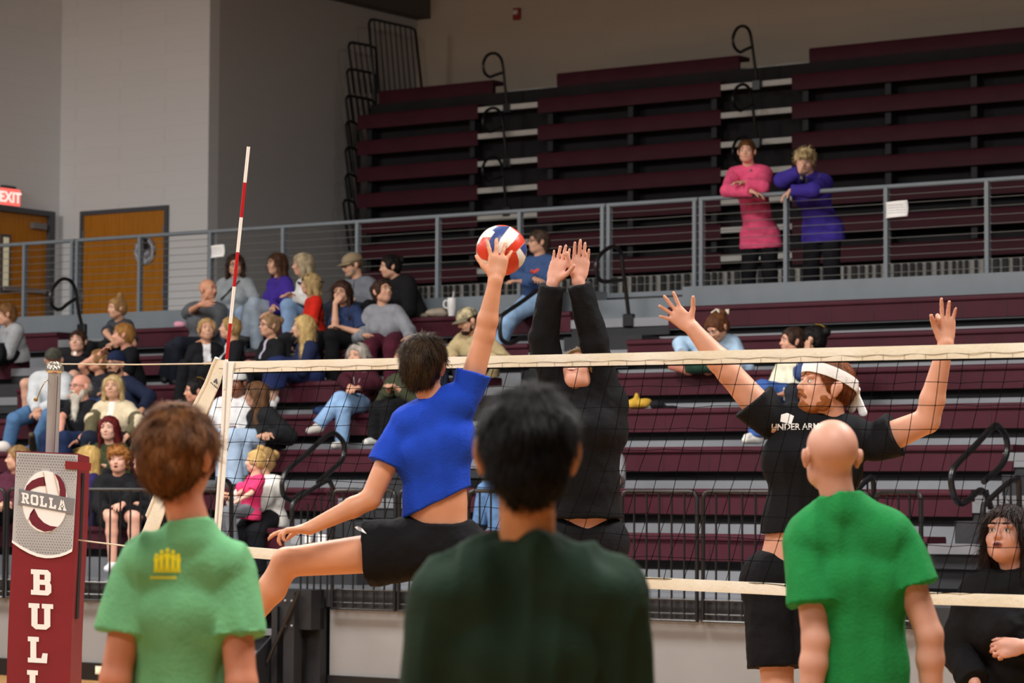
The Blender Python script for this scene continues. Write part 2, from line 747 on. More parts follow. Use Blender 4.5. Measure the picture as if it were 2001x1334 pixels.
# ================================================================== the setting
M_MAROON = mat('bench_maroon', srgb('431a25'), 0.55, var=0.12, scale=3, spec=0.18, stretch=(1, 1, 1))
M_ALU = mat('brushed_metal', srgb('84868b'), 0.42, metal=0.35, var=0.10, scale=2.0, spec=0.5)
M_DECK = mat('deck_metal', srgb('7c7f85'), 0.22, metal=0.3, var=0.14, scale=1.2, spec=0.6)
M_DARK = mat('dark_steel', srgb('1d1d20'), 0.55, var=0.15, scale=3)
M_BLACK = mat('black_paint', srgb('141416'), 0.32, spec=0.5)
M_GREYP = mat('grey_paint', srgb('6f777e'), 0.45, var=0.05, scale=5)
M_CABLE = mat('cable_steel', srgb('8f8f8c'), 0.35, metal=0.6)
M_FRAME = mat('frame_grey', srgb('4a4d54'), 0.5)
M_STEPS = mat('step_black', srgb('26272a'), 0.7, var=0.1, scale=6)
M_PALE = mat('pale_edge', srgb('c4c1bb'), 0.5, var=0.1, scale=3)
M_PAPER = mat('paper_white', srgb('f2f2f0'), 0.7)
M_INK = mat('ink_dark', srgb('55555c'), 0.8)


def block_mat(name, col, col2):
    m = mat(name, col, 0.75, bump=0.12, bscale=30, spec=0.2)
    nt = m.node_tree
    b = nt.nodes['Principled BSDF']
    tc = nt.nodes.new('ShaderNodeTexCoord')
    sx = nt.nodes.new('ShaderNodeSeparateXYZ')
    cx = nt.nodes.new('ShaderNodeCombineXYZ')
    ad = nt.nodes.new('ShaderNodeMath')
    ad.operation = 'ADD'
    nt.links.new(tc.outputs['Object'], sx.inputs[0])
    nt.links.new(sx.outputs[0], ad.inputs[0])
    nt.links.new(sx.outputs[1], ad.inputs[1])
    nt.links.new(ad.outputs[0], cx.inputs[0])
    nt.links.new(sx.outputs[2], cx.inputs[1])
    br = nt.nodes.new('ShaderNodeTexBrick')
    br.inputs['Scale'].default_value = 1.0
    br.inputs['Brick Width'].default_value = 0.4
    br.inputs['Row Height'].default_value = 0.2
    br.inputs['Mortar Size'].default_value = 0.006
    br.inputs['Color1'].default_value = (*col, 1)
    br.inputs['Color2'].default_value = (*col2, 1)
    br.inputs['Mortar'].default_value = (*[c * 0.95 for c in col], 1)
    nt.links.new(cx.outputs[0], br.inputs['Vector'])
    nt.links.new(br.outputs['Color'], b.inputs['Base Color'])
    return m


M_WALLW = block_mat('block_white', srgb('dcdcdd'), srgb('dadbdc'))
M_WALLG = block_mat('block_grey', srgb('bab9b8'), srgb('b8b7b6'))
M_WALLB = block_mat('block_dim_beige', srgb('bcae9d'), srgb('b9ab9b'))  # weaker light on the back wall is put into its colour
M_PANEL = mat('panel_pale', srgb('838180'), 0.6, var=0.04, scale=3)


def wood_floor():
    m = mat('court_wood', srgb('b98a55'), 0.25, spec=0.5)
    nt = m.node_tree
    b = nt.nodes['Principled BSDF']
    tc = nt.nodes.new('ShaderNodeTexCoord')
    br = nt.nodes.new('ShaderNodeTexBrick')
    br.inputs['Brick Width'].default_value = 1.6
    br.inputs['Row Height'].default_value = 0.06
    br.inputs['Scale'].default_value = 1.0
    br.inputs['Mortar Size'].default_value = 0.001
    br.inputs['Color1'].default_value = (*srgb('bd8f5a'), 1)
    br.inputs['Color2'].default_value = (*srgb('ac7f4c'), 1)
    br.inputs['Mortar'].default_value = (*srgb('7a5632'), 1)
    nt.links.new(tc.outputs['Object'], br.inputs['Vector'])
    nt.links.new(br.outputs['Color'], b.inputs['Base Color'])
    return m


def sbox(mb, a0, q0, z0, a1, q1, z1, mi=0, bev=0.0):
    return mb.box((a0, q0, z0), (a1, q1, z1), mi, tf=ST, bev=bev)


def one(name, m, *box, label=None, cat=None, group=None, kind=None, parent=None, bev=0.0):
    mb = MB()
    sbox(mb, *box, bev=bev)
    a0, q0, z0, a1, q1, z1 = box
    o = mb.build(name, m, parent, origin=None if parent else ST((a0 + a1) / 2, (q0 + q1) / 2, z0))
    if label:
        tag(o, label, cat, group, kind)
    elif kind:
        o['kind'] = kind
    return o


AL, AR_ = -27.68, 14.0
QW = 17.9            # front wall under the stands
Z_DECK = 0.84
RISE, RUN = 0.3627, 0.75
SEAT_Z = [None] + [1.311 + RISE * i for i in range(7)]
SEAT_Q = [None] + [19.2 + RUN * i for i in range(7)]
Z_PLAT = SEAT_Z[7] - 0.107
Q_RAIL = 24.4
Z_KERB = 3.72
Q_DOOR = 28.3
A_SIDE = -24.96
A_LEFT = -27.7
Q_BACK = 32.9
Z_TOP = 9.6

struct(one('floor', wood_floor(), AL, -14, -0.1, AR_, QW, 0.0))
# pale front wall below the deck, open where the stair unit stands
a_st0 = A_at(470, QW, 1200)
a_st1 = A_at(645, QW, 1200)
struct(one('wall_front', M_PANEL, AL, QW, 0.0, a_st0, QW + 0.1, 0.70))
struct(one('wall_front.001', M_PANEL, a_st1, QW, 0.0, AR_, QW + 0.1, 0.70))
struct(one('baseboard_front', M_BLACK, AL, QW - 0.03, 0.0, a_st0, QW, 0.15))
struct(one('baseboard_front.001', M_BLACK, a_st1, QW - 0.03, 0.0, AR_, QW, 0.15))
struct(one('wall_doors', M_WALLW, A_LEFT - 0.0, Q_DOOR, Z_PLAT, A_SIDE, Q_DOOR + 0.2, Z_TOP))
struct(one('wall_left', M_WALLW, A_LEFT - 0.2, 20.0, 0, A_LEFT, Q_DOOR + 0.2, Z_TOP))
struct(one('wall_side', M_WALLG, A_SIDE - 0.2, Q_DOOR + 0.2, Z_PLAT, A_SIDE, Q_BACK + 0.2, Z_TOP))
struct(one('wall_back', M_WALLB, A_SIDE - 0.2, Q_BACK, 0, AR_, Q_BACK + 0.2, Z_TOP))
struct(one('ceiling', mat('ceiling_dark', srgb('8c8780'), 0.9), AL, -14, Z_TOP, AR_, 34, Z_TOP + 0.1))
struct(one('trim_1', mat('beam_dark', srgb('55524f'), 0.8), A_SIDE, Q_DOOR, 8.62, A_SIDE + 0.25, Q_BACK, Z_TOP))
struct(one('floor_walkway', mat('plat_grey', srgb('5a5c60'), 0.6), A_LEFT, SEAT_Q[7], Z_PLAT - 0.12, AR_, Q_BACK, Z_PLAT))

# front deck (the first foot level) with a black fascia
struct(one('floor_deck', M_DECK, AL, QW, Z_DECK - 0.03, AR_, SEAT_Q[1] + 0.02, Z_DECK))
one('deck_fascia', M_STEPS, AL, QW - 0.02, 0.701, AR_, QW - 0.001, Z_DECK,
    label='long black fascia board along the front deck edge above the pale wall', cat='fascia')

# aisles: left end / right end of every row, as a-coordinates on that row's plane
aisle1 = (A_at(116, SEAT_Q[7], 650), A_at(222, SEAT_Q[7], 650))
aisle2 = (A_at(1035, SEAT_Q[6], 680), A_at(1228, SEAT_Q[6], 680))
aisle3 = (A_at(1902, SEAT_Q[2], 960), A_at(1902, SEAT_Q[2], 960) + 1.25)
AIS = [aisle1, aisle2, aisle3]
secs = [(-27.6, aisle1[0]), (aisle1[1], aisle2[0]), (aisle2[1], aisle3[0]), (aisle3[1], AR_ - 10)]
sec_words = ['short maroon bench at the far left end', 'maroon bench of the left middle block', 'maroon bench of the right block', 'maroon bench beyond the right aisle']
row_words = [None, 'lowest row', 'second row up', 'third row up', 'fourth row up', 'fifth row up', 'second row below the kerb', 'top row below the kerb']
for k in range(1, 8):
    zt, q = SEAT_Z[k], SEAT_Q[k]
    zn = zt - 0.107           # foot level behind this seat
    zf = zt - 0.47            # foot level in front
    # light riser board, deck, and a dark strip painting the shade under the seat
    if k > 1:
        struct(one('floor_row', M_DECK, -27.6, q - RUN + 0.02, zf - 0.03, AR_ - 10, q + 0.02, zf))
    rb = MB()
    sbox(rb, -27.6, q + 0.02, zf, AR_ - 10, q + 0.05, zf + 0.18)
    struct(rb.build('trim_2', M_ALU, origin=ST(-15, q, zf)))
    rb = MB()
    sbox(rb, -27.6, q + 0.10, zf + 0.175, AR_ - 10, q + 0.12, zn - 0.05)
    struct(rb.build('trim_gap_shade', M_DARK, origin=ST(-15, q, zf)))
    # aluminium nosings in the aisles
    for j, (x0, x1) in enumerate(AIS):
        nm = ['far left', 'centre', 'right'][j]
        o = one('aisle_nosing', M_ALU, x0, q - 0.02, zn - 0.075, x1, q + 0.04, zn + 0.012)
        tag(o, f'bare aluminium step edge across the {nm} aisle, {row_words[k]}', 'step edge', f'aluminium step edges of the {nm} aisle')
        am = (x0 + x1) / 2
        t = empty('aisle_step', ST(am, q - 0.3, zf))
        tag(t, f'dark box step in the {nm} aisle, {row_words[k]}', 'step', f'box steps of the {nm} aisle')
        one('step_box', M_STEPS, x0 + 0.12, q - 0.32, zf, x1 - 0.12, q - 0.0, zf + RISE / 2, parent=t)
        one('step_riser', M_STEPS, x0, q - 0.005, zf + 0.2, x1, q + 0.02, zn - 0.076, parent=t)
    for si, (x0, x1) in enumerate(secs):
        b = empty('bleacher_bench', ST((x0 + x1) / 2, q + 0.1, zf))
        tag(b, f'{sec_words[si]}, {row_words[k]}', 'bench', 'maroon benches of the lower stands')
        mb = MB()
        # rounded seat: overhanging lip and a skirt panel, cross-section pushed along a
        prof = [(-0.045, -0.035), (-0.04, -0.012), (-0.02, 0.0), (0.27, 0.0), (0.28, -0.02), (0.28, -0.10), (0.02, -0.10), (0.0, -0.212), (-0.018, -0.212), (-0.02, -0.052), (-0.042, -0.048)]
        mb.prism([(p[0], p[1]) for p in prof], ST(x0, q, zt), AN, (0, 0, 1), AU * (x1 - x0))
        n = int((x1 - x0) / 0.457)
        for i in range(1, n):
            xx = x0 + i * 0.457
            if xx < -24 or xx > -6:
                continue
            sbox(mb, xx - 0.003, q - 0.0215, zt - 0.205, xx + 0.003, q - 0.015, zt - 0.055, mi=1)
        mb.build('seat', [M_MAROON, mat('seam_dark', srgb('2a0f17'), 0.6)], b)

# kerb of the walkway with an opening for the gate at the centre aisle
ag0, ag1 = A_at(1190, Q_RAIL, 570), A_at(1362, Q_RAIL, 570)
one('walkway_kerb', M_GREYP, A_LEFT + 0.01, SEAT_Q[7] + 0.42, Z_PLAT, ag0, Q_RAIL + 0.05, Z_KERB,
    label='long grey painted kerb under the cable railing left of the gate', cat='kerb')
one('walkway_kerb', M_GREYP, ag1, SEAT_Q[7] + 0.42, Z_PLAT, AR_ - 10, Q_RAIL + 0.05, Z_KERB,
    label='grey painted kerb under the cable railing right of the gate', cat='kerb')
one('walkway_kerb', M_GREYP, ag0, SEAT_Q[7] + 0.42, Z_PLAT, ag1, Q_RAIL + 0.05, Z_KERB - 0.10,
    label='low grey kerb piece across the gate opening at the centre aisle', cat='kerb')

# ------------------------------------------------------------------ cable railing
Z_RAIL = 4.63


def cable_rail(pxs, label, gate=False):
    As = [A_at(x, Q_RAIL, 450) for x in pxs]
    t = empty('cable_railing', ST(As[0], Q_RAIL, Z_KERB))
    tag(t, label, 'railing')
    mb = MB()
    mb.tube([ST(As[0] - 0.03, Q_RAIL, Z_RAIL), ST(As[-1] + 0.03, Q_RAIL, Z_RAIL)], 0.024, 10)
    mb.build('top_rail', M_GREYP, t)
    for i, a in enumerate(As):
        mb = MB()
        sbox(mb, a - 0.02, Q_RAIL - 0.03, (Z_KERB - 0.12 if gate else Z_KERB - 0.0), a + 0.02, Q_RAIL + 0.03, Z_RAIL - 0.01)
        for j in range(10):
            z = Z_KERB + 0.075 + j * 0.084
            for sg in (-1, 1):
                mb.tube([ST(a + sg * 0.02, Q_RAIL, z), ST(a + sg * 0.045, Q_RAIL, z)], 0.008, 6, mi=1)
        mb.build('post', [M_GREYP, M_CABLE], t)
    if gate:
        one('bottom_rail', M_GREYP, As[0], Q_RAIL - 0.02, Z_KERB - 0.06, As[-1], Q_RAIL + 0.02, Z_KERB - 0.01, parent=t)
        one('kick_plate', M_BLACK, As[0] - 0.03, Q_RAIL - 0.045, Z_KERB - 0.12, As[-1], Q_RAIL - 0.025, Z_KERB - 0.06, parent=t)
    for j in range(10):
        z = Z_KERB + 0.075 + j * 0.084
        mb = MB()
        mb.tube([ST(As[0], Q_RAIL, z), ST((As[0] + As[-1]) / 2, Q_RAIL, z - 0.004), ST(As[-1], Q_RAIL, z)], 0.0036, 6)
        mb.build('cable', M_CABLE, t)


cable_rail([-140, 50, 143], 'grey cable railing piece at the far left in front of the exit door')
cable_rail([153, 275, 413, 555, 700, 857, 1017, 1179], 'longest run of grey cable railing behind the seated crowd')
cable_rail([1191, 1359], 'grey cable gate with a black kick plate at the centre aisle', gate=True)
cable_rail([1372, 1537, 1733, 1930, 2130], 'grey cable railing run at the right where two boys lean')


def notice(px, py, w, h, label):
    t = empty('paper_notice', SQ(px, py, Q_RAIL - 0.03))
    tag(t, label, 'paper notice', 'paper notices taped to the railing cables')
    c = SQ(px, py, Q_RAIL - 0.035)
    mb = MB()
    vs, fs = [], []
    N = 8
    for j in range(N + 1):
        for i in range(N + 1):
            u, v = i / N - 0.5, j / N - 0.5
            bulge = 0.02 * math.cos(u * math.pi) + 0.015 * v * v * 4
            vs.append(c + AU * (u * w * (1 + 0.08 * (1 - 4 * v * v) * 0.3)) + Vector((0, 0, v * h + 0.01 * u)) - AN * bulge)
    for j in range(N):
        for i in range(N):
            k = j * (N + 1) + i
            fs.append((k, k + 1, k + N + 2, k + N + 1))
    mb.add(vs, fs)
    sh = mb.build('sheet', M_PAPER, t)
    md = sh.modifiers.new('s', 'SOLIDIFY')
    md.thickness = 0.001
    ln = MB()
    rnd = random.Random(px)
    for j in range(4):
        v = 0.26 - j * 0.16
        u = -0.36
        while u < 0.34:
            l = rnd.uniform(0.04, 0.11)
            bulge = 0.02 * math.cos((u + l / 2) * math.pi) + 0.015 * v * v * 4
            cc = c + AU * ((u + l / 2) * w) + Vector((0, 0, v * h)) - AN * (bulge + 0.003)
            d = AU * (l * w / 2)
            e = Vector((0, 0, h * 0.022))
            ln.add([cc - d - e, cc + d - e, cc + d + e, cc - d + e], [(0, 1, 2, 3)])
            u += l + 0.03
    ln.build('printed_lines', mat('ink_pale', srgb('a8a8ae'), 0.8), t)


notice(1753, 409, 0.235, 0.155, 'white paper notice on the cables right of the boy in purple')
notice(426, 491, 0.20, 0.14, 'white paper notice on the cables beside the woman in the grey sweatshirt')


# ------------------------------------------------------------------ aisle hand rails
def SA(px, py, a):
    d = ray(px, py)
    t = (a - C0.dot(AU)) / d.dot(AU)
    return C0 + d * t


def smooth_path(pts, n=4):
    out = []
    P = [Vector(p) for p in pts]
    for i in range(len(P) - 1):
        p0 = P[max(i - 1, 0)]
        p1, p2 = P[i], P[i + 1]
        p3 = P[min(i + 2, len(P) - 1)]
        for j in range(n):
            t = j / n
            out.append(0.5 * ((2 * p1) + (p2 - p0) * t + (2 * p0 - 5 * p1 + 4 * p2 - p3) * t * t + (3 * p1 - p0 - 3 * p2 + p3) * t ** 3))
    out.append(P[-1])
    return out


def handrail(pix, org, sc, px_q, label, r=0.021, group=None, foot=True):
    """pix: points in a zoomed crop (org + p/sc); px_q: (x,y,q) fixing the rail's plane"""
    a = SQ(*px_q).dot(AU)
    pts = [SA(org[0] + p[0] / sc, org[1] + p[1] / sc, a) for p in pix]
    pts = smooth_path(pts)
    t = empty('aisle_handrail', pts[0])
    tag(t, label, 'handrail', group)
    mb = MB()
    mb.tube(pts, r, 10)
    mb.build('loop_tube', M_BLACK, t)
    if foot:
        p = pts[0]
        aa, qq, zz = aq(p)
        mb = MB()
        sbox(mb, aa - 0.06, qq - 0.03, zz - 0.10, aa + 0.06, qq + 0.03, zz + 0.03, bev=0.008)
        mb.build('foot_bracket', M_BLACK, t)
    return t


handrail([(630, 1090), (600, 960), (580, 820), (550, 750), (505, 725), (460, 735), (410, 790), (385, 850), (395, 920), (430, 955), (470, 955), (520, 915), (575, 880)],
         (0, 360), 3.924, (160, 640, SEAT_Q[7] - 0.05), 'black looped handrail in the far left aisle in front of the wooden door')
handrail([(-40, 1230), (10, 1190), (36, 1110), (25, 1050), (0, 1020), (-30, 1010)],
         (0, 360), 3.924, (0, 660, SEAT_Q[6]), 'black handrail loop just entering the left edge beside the grey hoodie', foot=False)
handrail([(430, 930), (410, 760), (388, 600), (380, 520), (350, 475), (300, 480), (240, 530), (215, 590), (225, 660), (250, 695), (300, 700), (380, 690)],
         (1100, 340), 3.335, (1226, 620, SEAT_Q[7] - 0.04), 'black looped handrail bolted below the gate of the centre aisle')
handrail([(795, 1230), (795, 1150), (780, 1080), (720, 1060), (650, 1100), (590, 1115), (535, 1080), (520, 1010), (525, 900), (560, 855), (700, 760), (850, 650)],
         (860, 420), 4.4475, (1040, 690, SEAT_Q[5] - 0.04), 'black looped handrail in front of the knees of the man in blue jeans', foot=False)
handrail([(885, 1215), (960, 1140), (1060, 1050), (1092, 970), (1080, 890), (1030, 835), (980, 830), (900, 890), (780, 1000), (650, 1110), (610, 1190), (605, 1260), (625, 1320), (680, 1350), (730, 1310), (790, 1280)],
         (400, 640), 4.0, (640, 960, SEAT_Q[2]), 'large black looped handrail in front of the crossed jeans', r=0.024, foot=False)
handrail([(355, 352), (440, 275), (470, 200), (462, 130), (430, 85), (400, 85), (310, 180), (225, 265), (200, 310), (198, 370), (215, 430), (240, 458), (275, 445), (320, 405), (345, 395), (370, 420), (390, 480)],
         (1780, 800), 2.498, (1930, 985, SEAT_Q[1]), 'black looped handrail on the right above the head of the dark haired woman', r=0.024, foot=False)


# ------------------------------------------------------------------ front barrier panels
def barrier(a0, a1, label, z0=0.69, z1=1.645, kick=True, q=QW - 0.06, n=None):
    t = empty('barrier_panel', ST((a0 + a1) / 2, q, z0))
    tag(t, label, 'barrier', 'black barred barrier panels along the front deck')
    r = 0.05
    pts = [ST(a0, q, z0), ST(a0, q, z1 - r), ST(a0 + r * 0.3, q, z1 - r * 0.3), ST(a0 + r, q, z1), ST(a1 - r, q, z1), ST(a1 - r * 0.3, q, z1 - r * 0.3), ST(a1, q, z1 - r), ST(a1, q, z0)]
    mb = MB()
    mb.tube(pts, 0.017, 8, closed=True)
    mb.build('panel_frame', M_BLACK, t)
    n = n or max(3, round((a1 - a0) / 0.11) - 1)
    for i in range(n):
        a = a0 + (a1 - a0) * (i + 1) / (n + 1)
        mb = MB()
        mb.tube([ST(a, q, z0 + 0.01), ST(a, q, z1 - 0.005)], 0.009, 6)
        mb.build('bar', M_BLACK, t)
    if kick:
        mb = MB()
        mb.tube([ST(a0, q, z0 + 0.155), ST(a1, q, z0 + 0.155)], 0.009, 6)
        mb.tube([ST(a0, q, z0 + 0.05), ST(a1, q, z0 + 0.05)], 0.007, 6)
        mb.build('cross_bar', M_BLACK, t)
    return t


edges = [(-100, 8), (14, 150), (156, 294), (300, 430), (650, 772), (780, 905), (915, 1048), (1056, 1204), (1215, 1362), (1374, 1528), (1541, 1700), (1712, 1800)]
plab = ['behind the lower left corner of the frame', 'behind the red post pad', 'in front of the ginger boy in black', 'behind the light green shirt',
        'right of the black stair frame', 'behind the black shorts of the hitter', 'left of the dark green shoulder', 'behind the blocker in black jeans',
        'with five clear bars right of the blocker in black', 'left of the tall blocker with the headband', 'behind the bald man in green', 'left of the woman in the black hoodie']
for (x0, x1), lb in zip(edges, plab):
    barrier(A_at(x0, QW - 0.06, 1080), A_at(x1, QW - 0.06, 1080), 'black barred barrier panel ' + lb)

# stair unit between the panels, steps fall toward the court
st = empty('access_stairs', ST((a_st0 + a_st1) / 2, QW, 0))
tag(st, 'black access stairs with pale tread edges below the outstretched leg', 'stairs')
am = A_at(560, QW, 1200)
for i in range(4):
    z = 0.84 - (i + 1) * 0.17
    one('stair_tread', M_STEPS, a_st0 + 0.02, QW + 0.25 - i * 0.26, z - 0.05, am, QW + 0.55 - i * 0.26, z, parent=st)
    one('tread_edge', M_ALU, a_st0 + 0.02, QW + 0.235 - i * 0.26, z - 0.05, am, QW + 0.25 - i * 0.26, z + 0.004, parent=st)
    one('stair_riser', M_STEPS, a_st0 + 0.02, QW + 0.53 - i * 0.26, z, am, QW + 0.55 - i * 0.26, z + 0.12, parent=st)
for aa in (a_st0 + 0.01, am + 0.01):
    mb = MB()
    mb.prism([(0.6, 0.0), (0.6, 0.82), (0.3, 0.82), (-0.72, 0.10), (-0.72, 0.0)], ST(aa, QW, 0), AN, (0, 0, 1), AU * 0.02)
    mb.build('stringer', M_DARK, st)
mb = MB()
a2 = A_at(612, QW, 1200)
sbox(mb, am + 0.05, QW - 0.25, 0.0, am + 0.11, QW - 0.18, 0.70)
sbox(mb, a2 - 0.08, QW - 0.28, 0.0, a2 + 0.03, QW - 0.18, 0.82)
sbox(mb, am + 0.05, QW - 0.22, 0.52, a_st1 - 0.02, QW - 0.05, 0.84)
sbox(mb, am + 0.03, QW - 0.1, 0.0, a_st1 - 0.02, QW - 0.02, 0.69)
mb.build('support_frame', M_DARK, st)
mb = MB()
for dx in (-0.06, 0.01):
    for z in (0.55, 0.75):
        mb.ell(ST(a2 + dx, QW - 0.285, z), (0.012, 0.012, 0.012), nu=8, nv=6)
mb.build('bolt', M_ALU, st)
mb = MB()
mb.tube([ST(am + 0.05, QW - 0.3, 0.25), ST(a2 + 0.1, QW - 0.3, 0.84)], 0.016, 8)
mb.build('diagonal_brace', M_BLACK, st)
ab = A_at(573, QW - 0.1, 1000)
rr = MB()
path = smooth_path([SA(400 + p[0] / 3.075, 900 + p[1] / 3.075, A_at(600, QW - 0.1, 1000)) for p in
                    [(525, 420), (525, 330), (527, 270), (560, 230), (640, 175), (700, 138), (740, 120), (762, 145), (770, 200), (772, 420)]])
rr.tube(path, 0.02, 8)
rr.build('stair_rail', M_BLACK, st)
for i in range(5):
    rr = MB()
    a = A_at(588 + i * 13, QW - 0.1, 1080)
    rr.tube([ST(a, QW - 0.1, 0.75), ST(a, QW - 0.1, 1.50 + 0.035 * i)], 0.009, 6)
    rr.build('baluster', M_BLACK, st)
lp = MB()
path = smooth_path([SA(x, y, A_at(430, QW, 1000)) for x, y in [(452, 1130), (452, 1000), (452, 960), (447, 942), (436, 938), (425, 950), (424, 1130)]])
lp.tube(path, 0.02, 8)
lp.build('stair_rail', M_BLACK, st)

# right hand stairs beyond the blocks (partly behind the woman in black)
st = empty('aisle_stairs', ST(A_at(1900, QW, 1200), QW, 0))
tag(st, 'dark stairs with aluminium treads at the right end behind the woman in black', 'stairs')
for (x0, x1, y0, y1, q, pm, nm) in [(1812, 1915, 1063, 1082, 18.7, M_ALU, 'tread_edge'), (1866, 1940, 1018, 1062, 18.9, M_STEPS, 'step_box'), (1958, 2080, 927, 975, 19.6, M_STEPS, 'step_box'),
                                    (1905, 2080, 968, 986, 19.4, M_ALU, 'tread_edge'), (1790, 1925, 1084, 1112, 18.75, M_STEPS, 'stair_riser'), (1960, 2080, 883, 900, 20.1, M_ALU, 'tread_edge'),
                                    (1790, 1925, 1114, 1150, 18.8, M_STEPS, 'stair_riser'), (1750, 1900, 1254, 1276, 18.0, M_ALU, 'tread_edge'), (1750, 1900, 1284, 1340, 18.05, M_STEPS, 'stair_riser')]:
    p0, p1 = SQ(x0, y1, q), SQ(x1, y0, q)
    za, zb = Z_at((x0 + x1) / 2, y1, q), Z_at((x0 + x1) / 2, y0, q)
    one(nm, pm, p0.dot(AU), q, za, p1.dot(AU), q + 0.25, zb, parent=st)
mb = MB()
apl = A_at(1935, QW, 1000)
mb.tube(smooth_path([SA(x, y, apl) for x, y in [(1921, 1130), (1921, 1000), (1926, 985), (1945, 965), (1972, 942), (1984, 938), (1991, 950), (1993, 1130)]]), 0.02, 8)
mb.build('stair_rail', M_BLACK, st)
for x in (1950, 1962, 1975):
    mb = MB()
    mb.tube([SA(x, 958 - (x - 1950) * 0.6, apl), SA(x, 1120, apl)], 0.008, 6)
    mb.build('baluster', M_BLACK, st)
t = empty('aisle_handrail', SQ(1690, 1000, QW))
tag(t, 'short black sloped handrail behind the bald man', 'handrail')
mb = MB()
apl = A_at(1690, QW, 1000)
mb.tube(smooth_path([SA(x, y, apl) for x, y in [(1655, 985), (1675, 958), (1695, 938), (1707, 945), (1710, 1080)]]), 0.02, 8)
mb.build('loop_tube', M_BLACK, t)
mb = MB()
mb.tube([SA(1695, 942, apl), SA(1695, 1060, apl)], 0.008, 6)
mb.build('baluster', M_BLACK, t)

# wall outlet in the black baseboard, left
t = empty('wall_outlet', SQ(194, 1309, QW - 0.03))
tag(t, 'ivory double wall outlet in the black baseboard beside the red pad', 'outlet')
c = SQ(194, 1309, QW - 0.03)
aa, qq, zz = aq(c)
one('cover_plate', mat('ivory', srgb('d8d2bb'), 0.5), aa - 0.04, qq - 0.008, zz - 0.035, aa + 0.04, qq, zz + 0.035, parent=t)
for d in (-0.017, 0.017):
    one('socket', mat('ivory_dark', srgb('efe9d0'), 0.5), aa + d - 0.012, qq - 0.013, zz - 0.02, aa + d + 0.012, qq - 0.008, zz + 0.02, parent=t)

# ------------------------------------------------------------------ doors, exit sign, alarm
M_WOOD = mat('door_wood', srgb('b5761c'), 0.35, col2=srgb('a96a14'), scale=5, stretch=(6, 6, 0.5), spec=0.4)
Z_DOOR = Z_PLAT + 2.13
d = empty('door_1', SQ(245, 600, Q_DOOR))
d['kind'] = 'structure'
x0, x1 = A_at(160, Q_DOOR, 410), A_at(331, Q_DOOR, 402)
one('door_frame', M_FRAME, x0, Q_DOOR - 0.04, Z_PLAT, x0 + 0.06, Q_DOOR + 0.02, Z_DOOR, parent=d)
one('door_frame', M_FRAME, x1 - 0.06, Q_DOOR - 0.04, Z_PLAT, x1, Q_DOOR + 0.02, Z_DOOR, parent=d)
one('door_frame', M_FRAME, x0 + 0.06, Q_DOOR - 0.04, Z_DOOR - 0.06, x1 - 0.06, Q_DOOR + 0.02, Z_DOOR, parent=d)
xm = (x0 + x1) / 2
one('door_leaf', M_WOOD, x0 + 0.06, Q_DOOR - 0.02, Z_PLAT + 0.01, xm - 0.002, Q_DOOR + 0.01, Z_DOOR - 0.06, parent=d)
one('door_leaf', M_WOOD, xm + 0.002, Q_DOOR - 0.02, Z_PLAT + 0.01, x1 - 0.06, Q_DOOR + 0.01, Z_DOOR - 0.06, parent=d)
for xx in (x0 + 0.055, x1 - 0.075):
    for zz in (Z_PLAT + 1.75, Z_PLAT + 0.9):
        one('hinge', M_ALU, xx, Q_DOOR - 0.045, zz, xx + 0.02, Q_DOOR - 0.02, zz + 0.11, parent=d)
# round wreath-like emblem hanging on the right leaf
t = empty('door_emblem', SQ(283, 490, Q_DOOR - 0.03))
tag(t, 'round black and white emblem on the right leaf of the wooden double door', 'emblem')
c = SQ(283, 490, Q_DOOR - 0.03)
mb = MB()
mb.lathe(c, [(0.19, 0), (0.195, 0.006), (0.19, 0.012)], 28, axis=-AN)
mb.build('disc', mat('emblem_grey', srgb('a9abb6'), 0.6, col2=srgb('2c2d35'), scale=22), t)
mb = MB()
mb.prism([(-0.03, 0.02), (0.0, 0.17), (0.06, 0.16), (0.09, 0.06), (0.03, 0.0)], c - AN * 0.018, AU, (0, 0, 1), -AN * 0.004)
mb.build('dark_figure', M_BLACK, t)
mb = MB()
mb.tube([c + AU * (0.15 * math.cos(i / 28 * 6.283)) + Vector((0, 0, 0.15 * math.sin(i / 28 * 6.283))) - AN * 0.016 for i in range(28)], 0.006, 6, closed=True)
mb.build('ring', M_PAPER, t)

d = empty('door_2', ST(A_LEFT, 27.2, Z_PLAT))
d['kind'] = 'structure'
q1 = 28.12
one('door_frame', M_FRAME, A_LEFT, q1 - 0.10, Z_PLAT, A_LEFT + 0.10, q1, Z_DOOR, parent=d)
one('door_frame', M_FRAME, A_LEFT, q1 - 1.9, Z_DOOR - 0.07, A_LEFT + 0.10, q1 - 0.10, Z_DOOR, parent=d)
one('door_leaf', M_WOOD, A_LEFT, q1 - 1.0, Z_PLAT + 0.01, A_LEFT + 0.03, q1 - 0.10, Z_DOOR - 0.07, parent=d)
one('door_leaf', M_WOOD, A_LEFT, q1 - 1.9, Z_PLAT + 0.01, A_LEFT + 0.03, q1 - 1.005, Z_DOOR - 0.07, parent=d)
qw = aq(SA(10, 500, A_LEFT + 0.03))[1]
one('window_frame', M_FRAME, A_LEFT + 0.03, qw - 0.09, Z_PLAT + 0.95, A_LEFT + 0.045, qw + 0.09, Z_PLAT + 1.75, parent=d)
one('pane', mat('warm_pane', srgb('d9d2b4'), 0.2, emit=0.25), A_LEFT + 0.045, qw - 0.05, Z_PLAT + 0.99, A_LEFT + 0.05, qw + 0.05, Z_PLAT + 1.71, parent=d)
one('push_bar', M_ALU, A_LEFT + 0.06, q1 - 0.95, Z_PLAT + 0.98, A_LEFT + 0.10, q1 - 0.16, Z_PLAT + 1.04, parent=d)
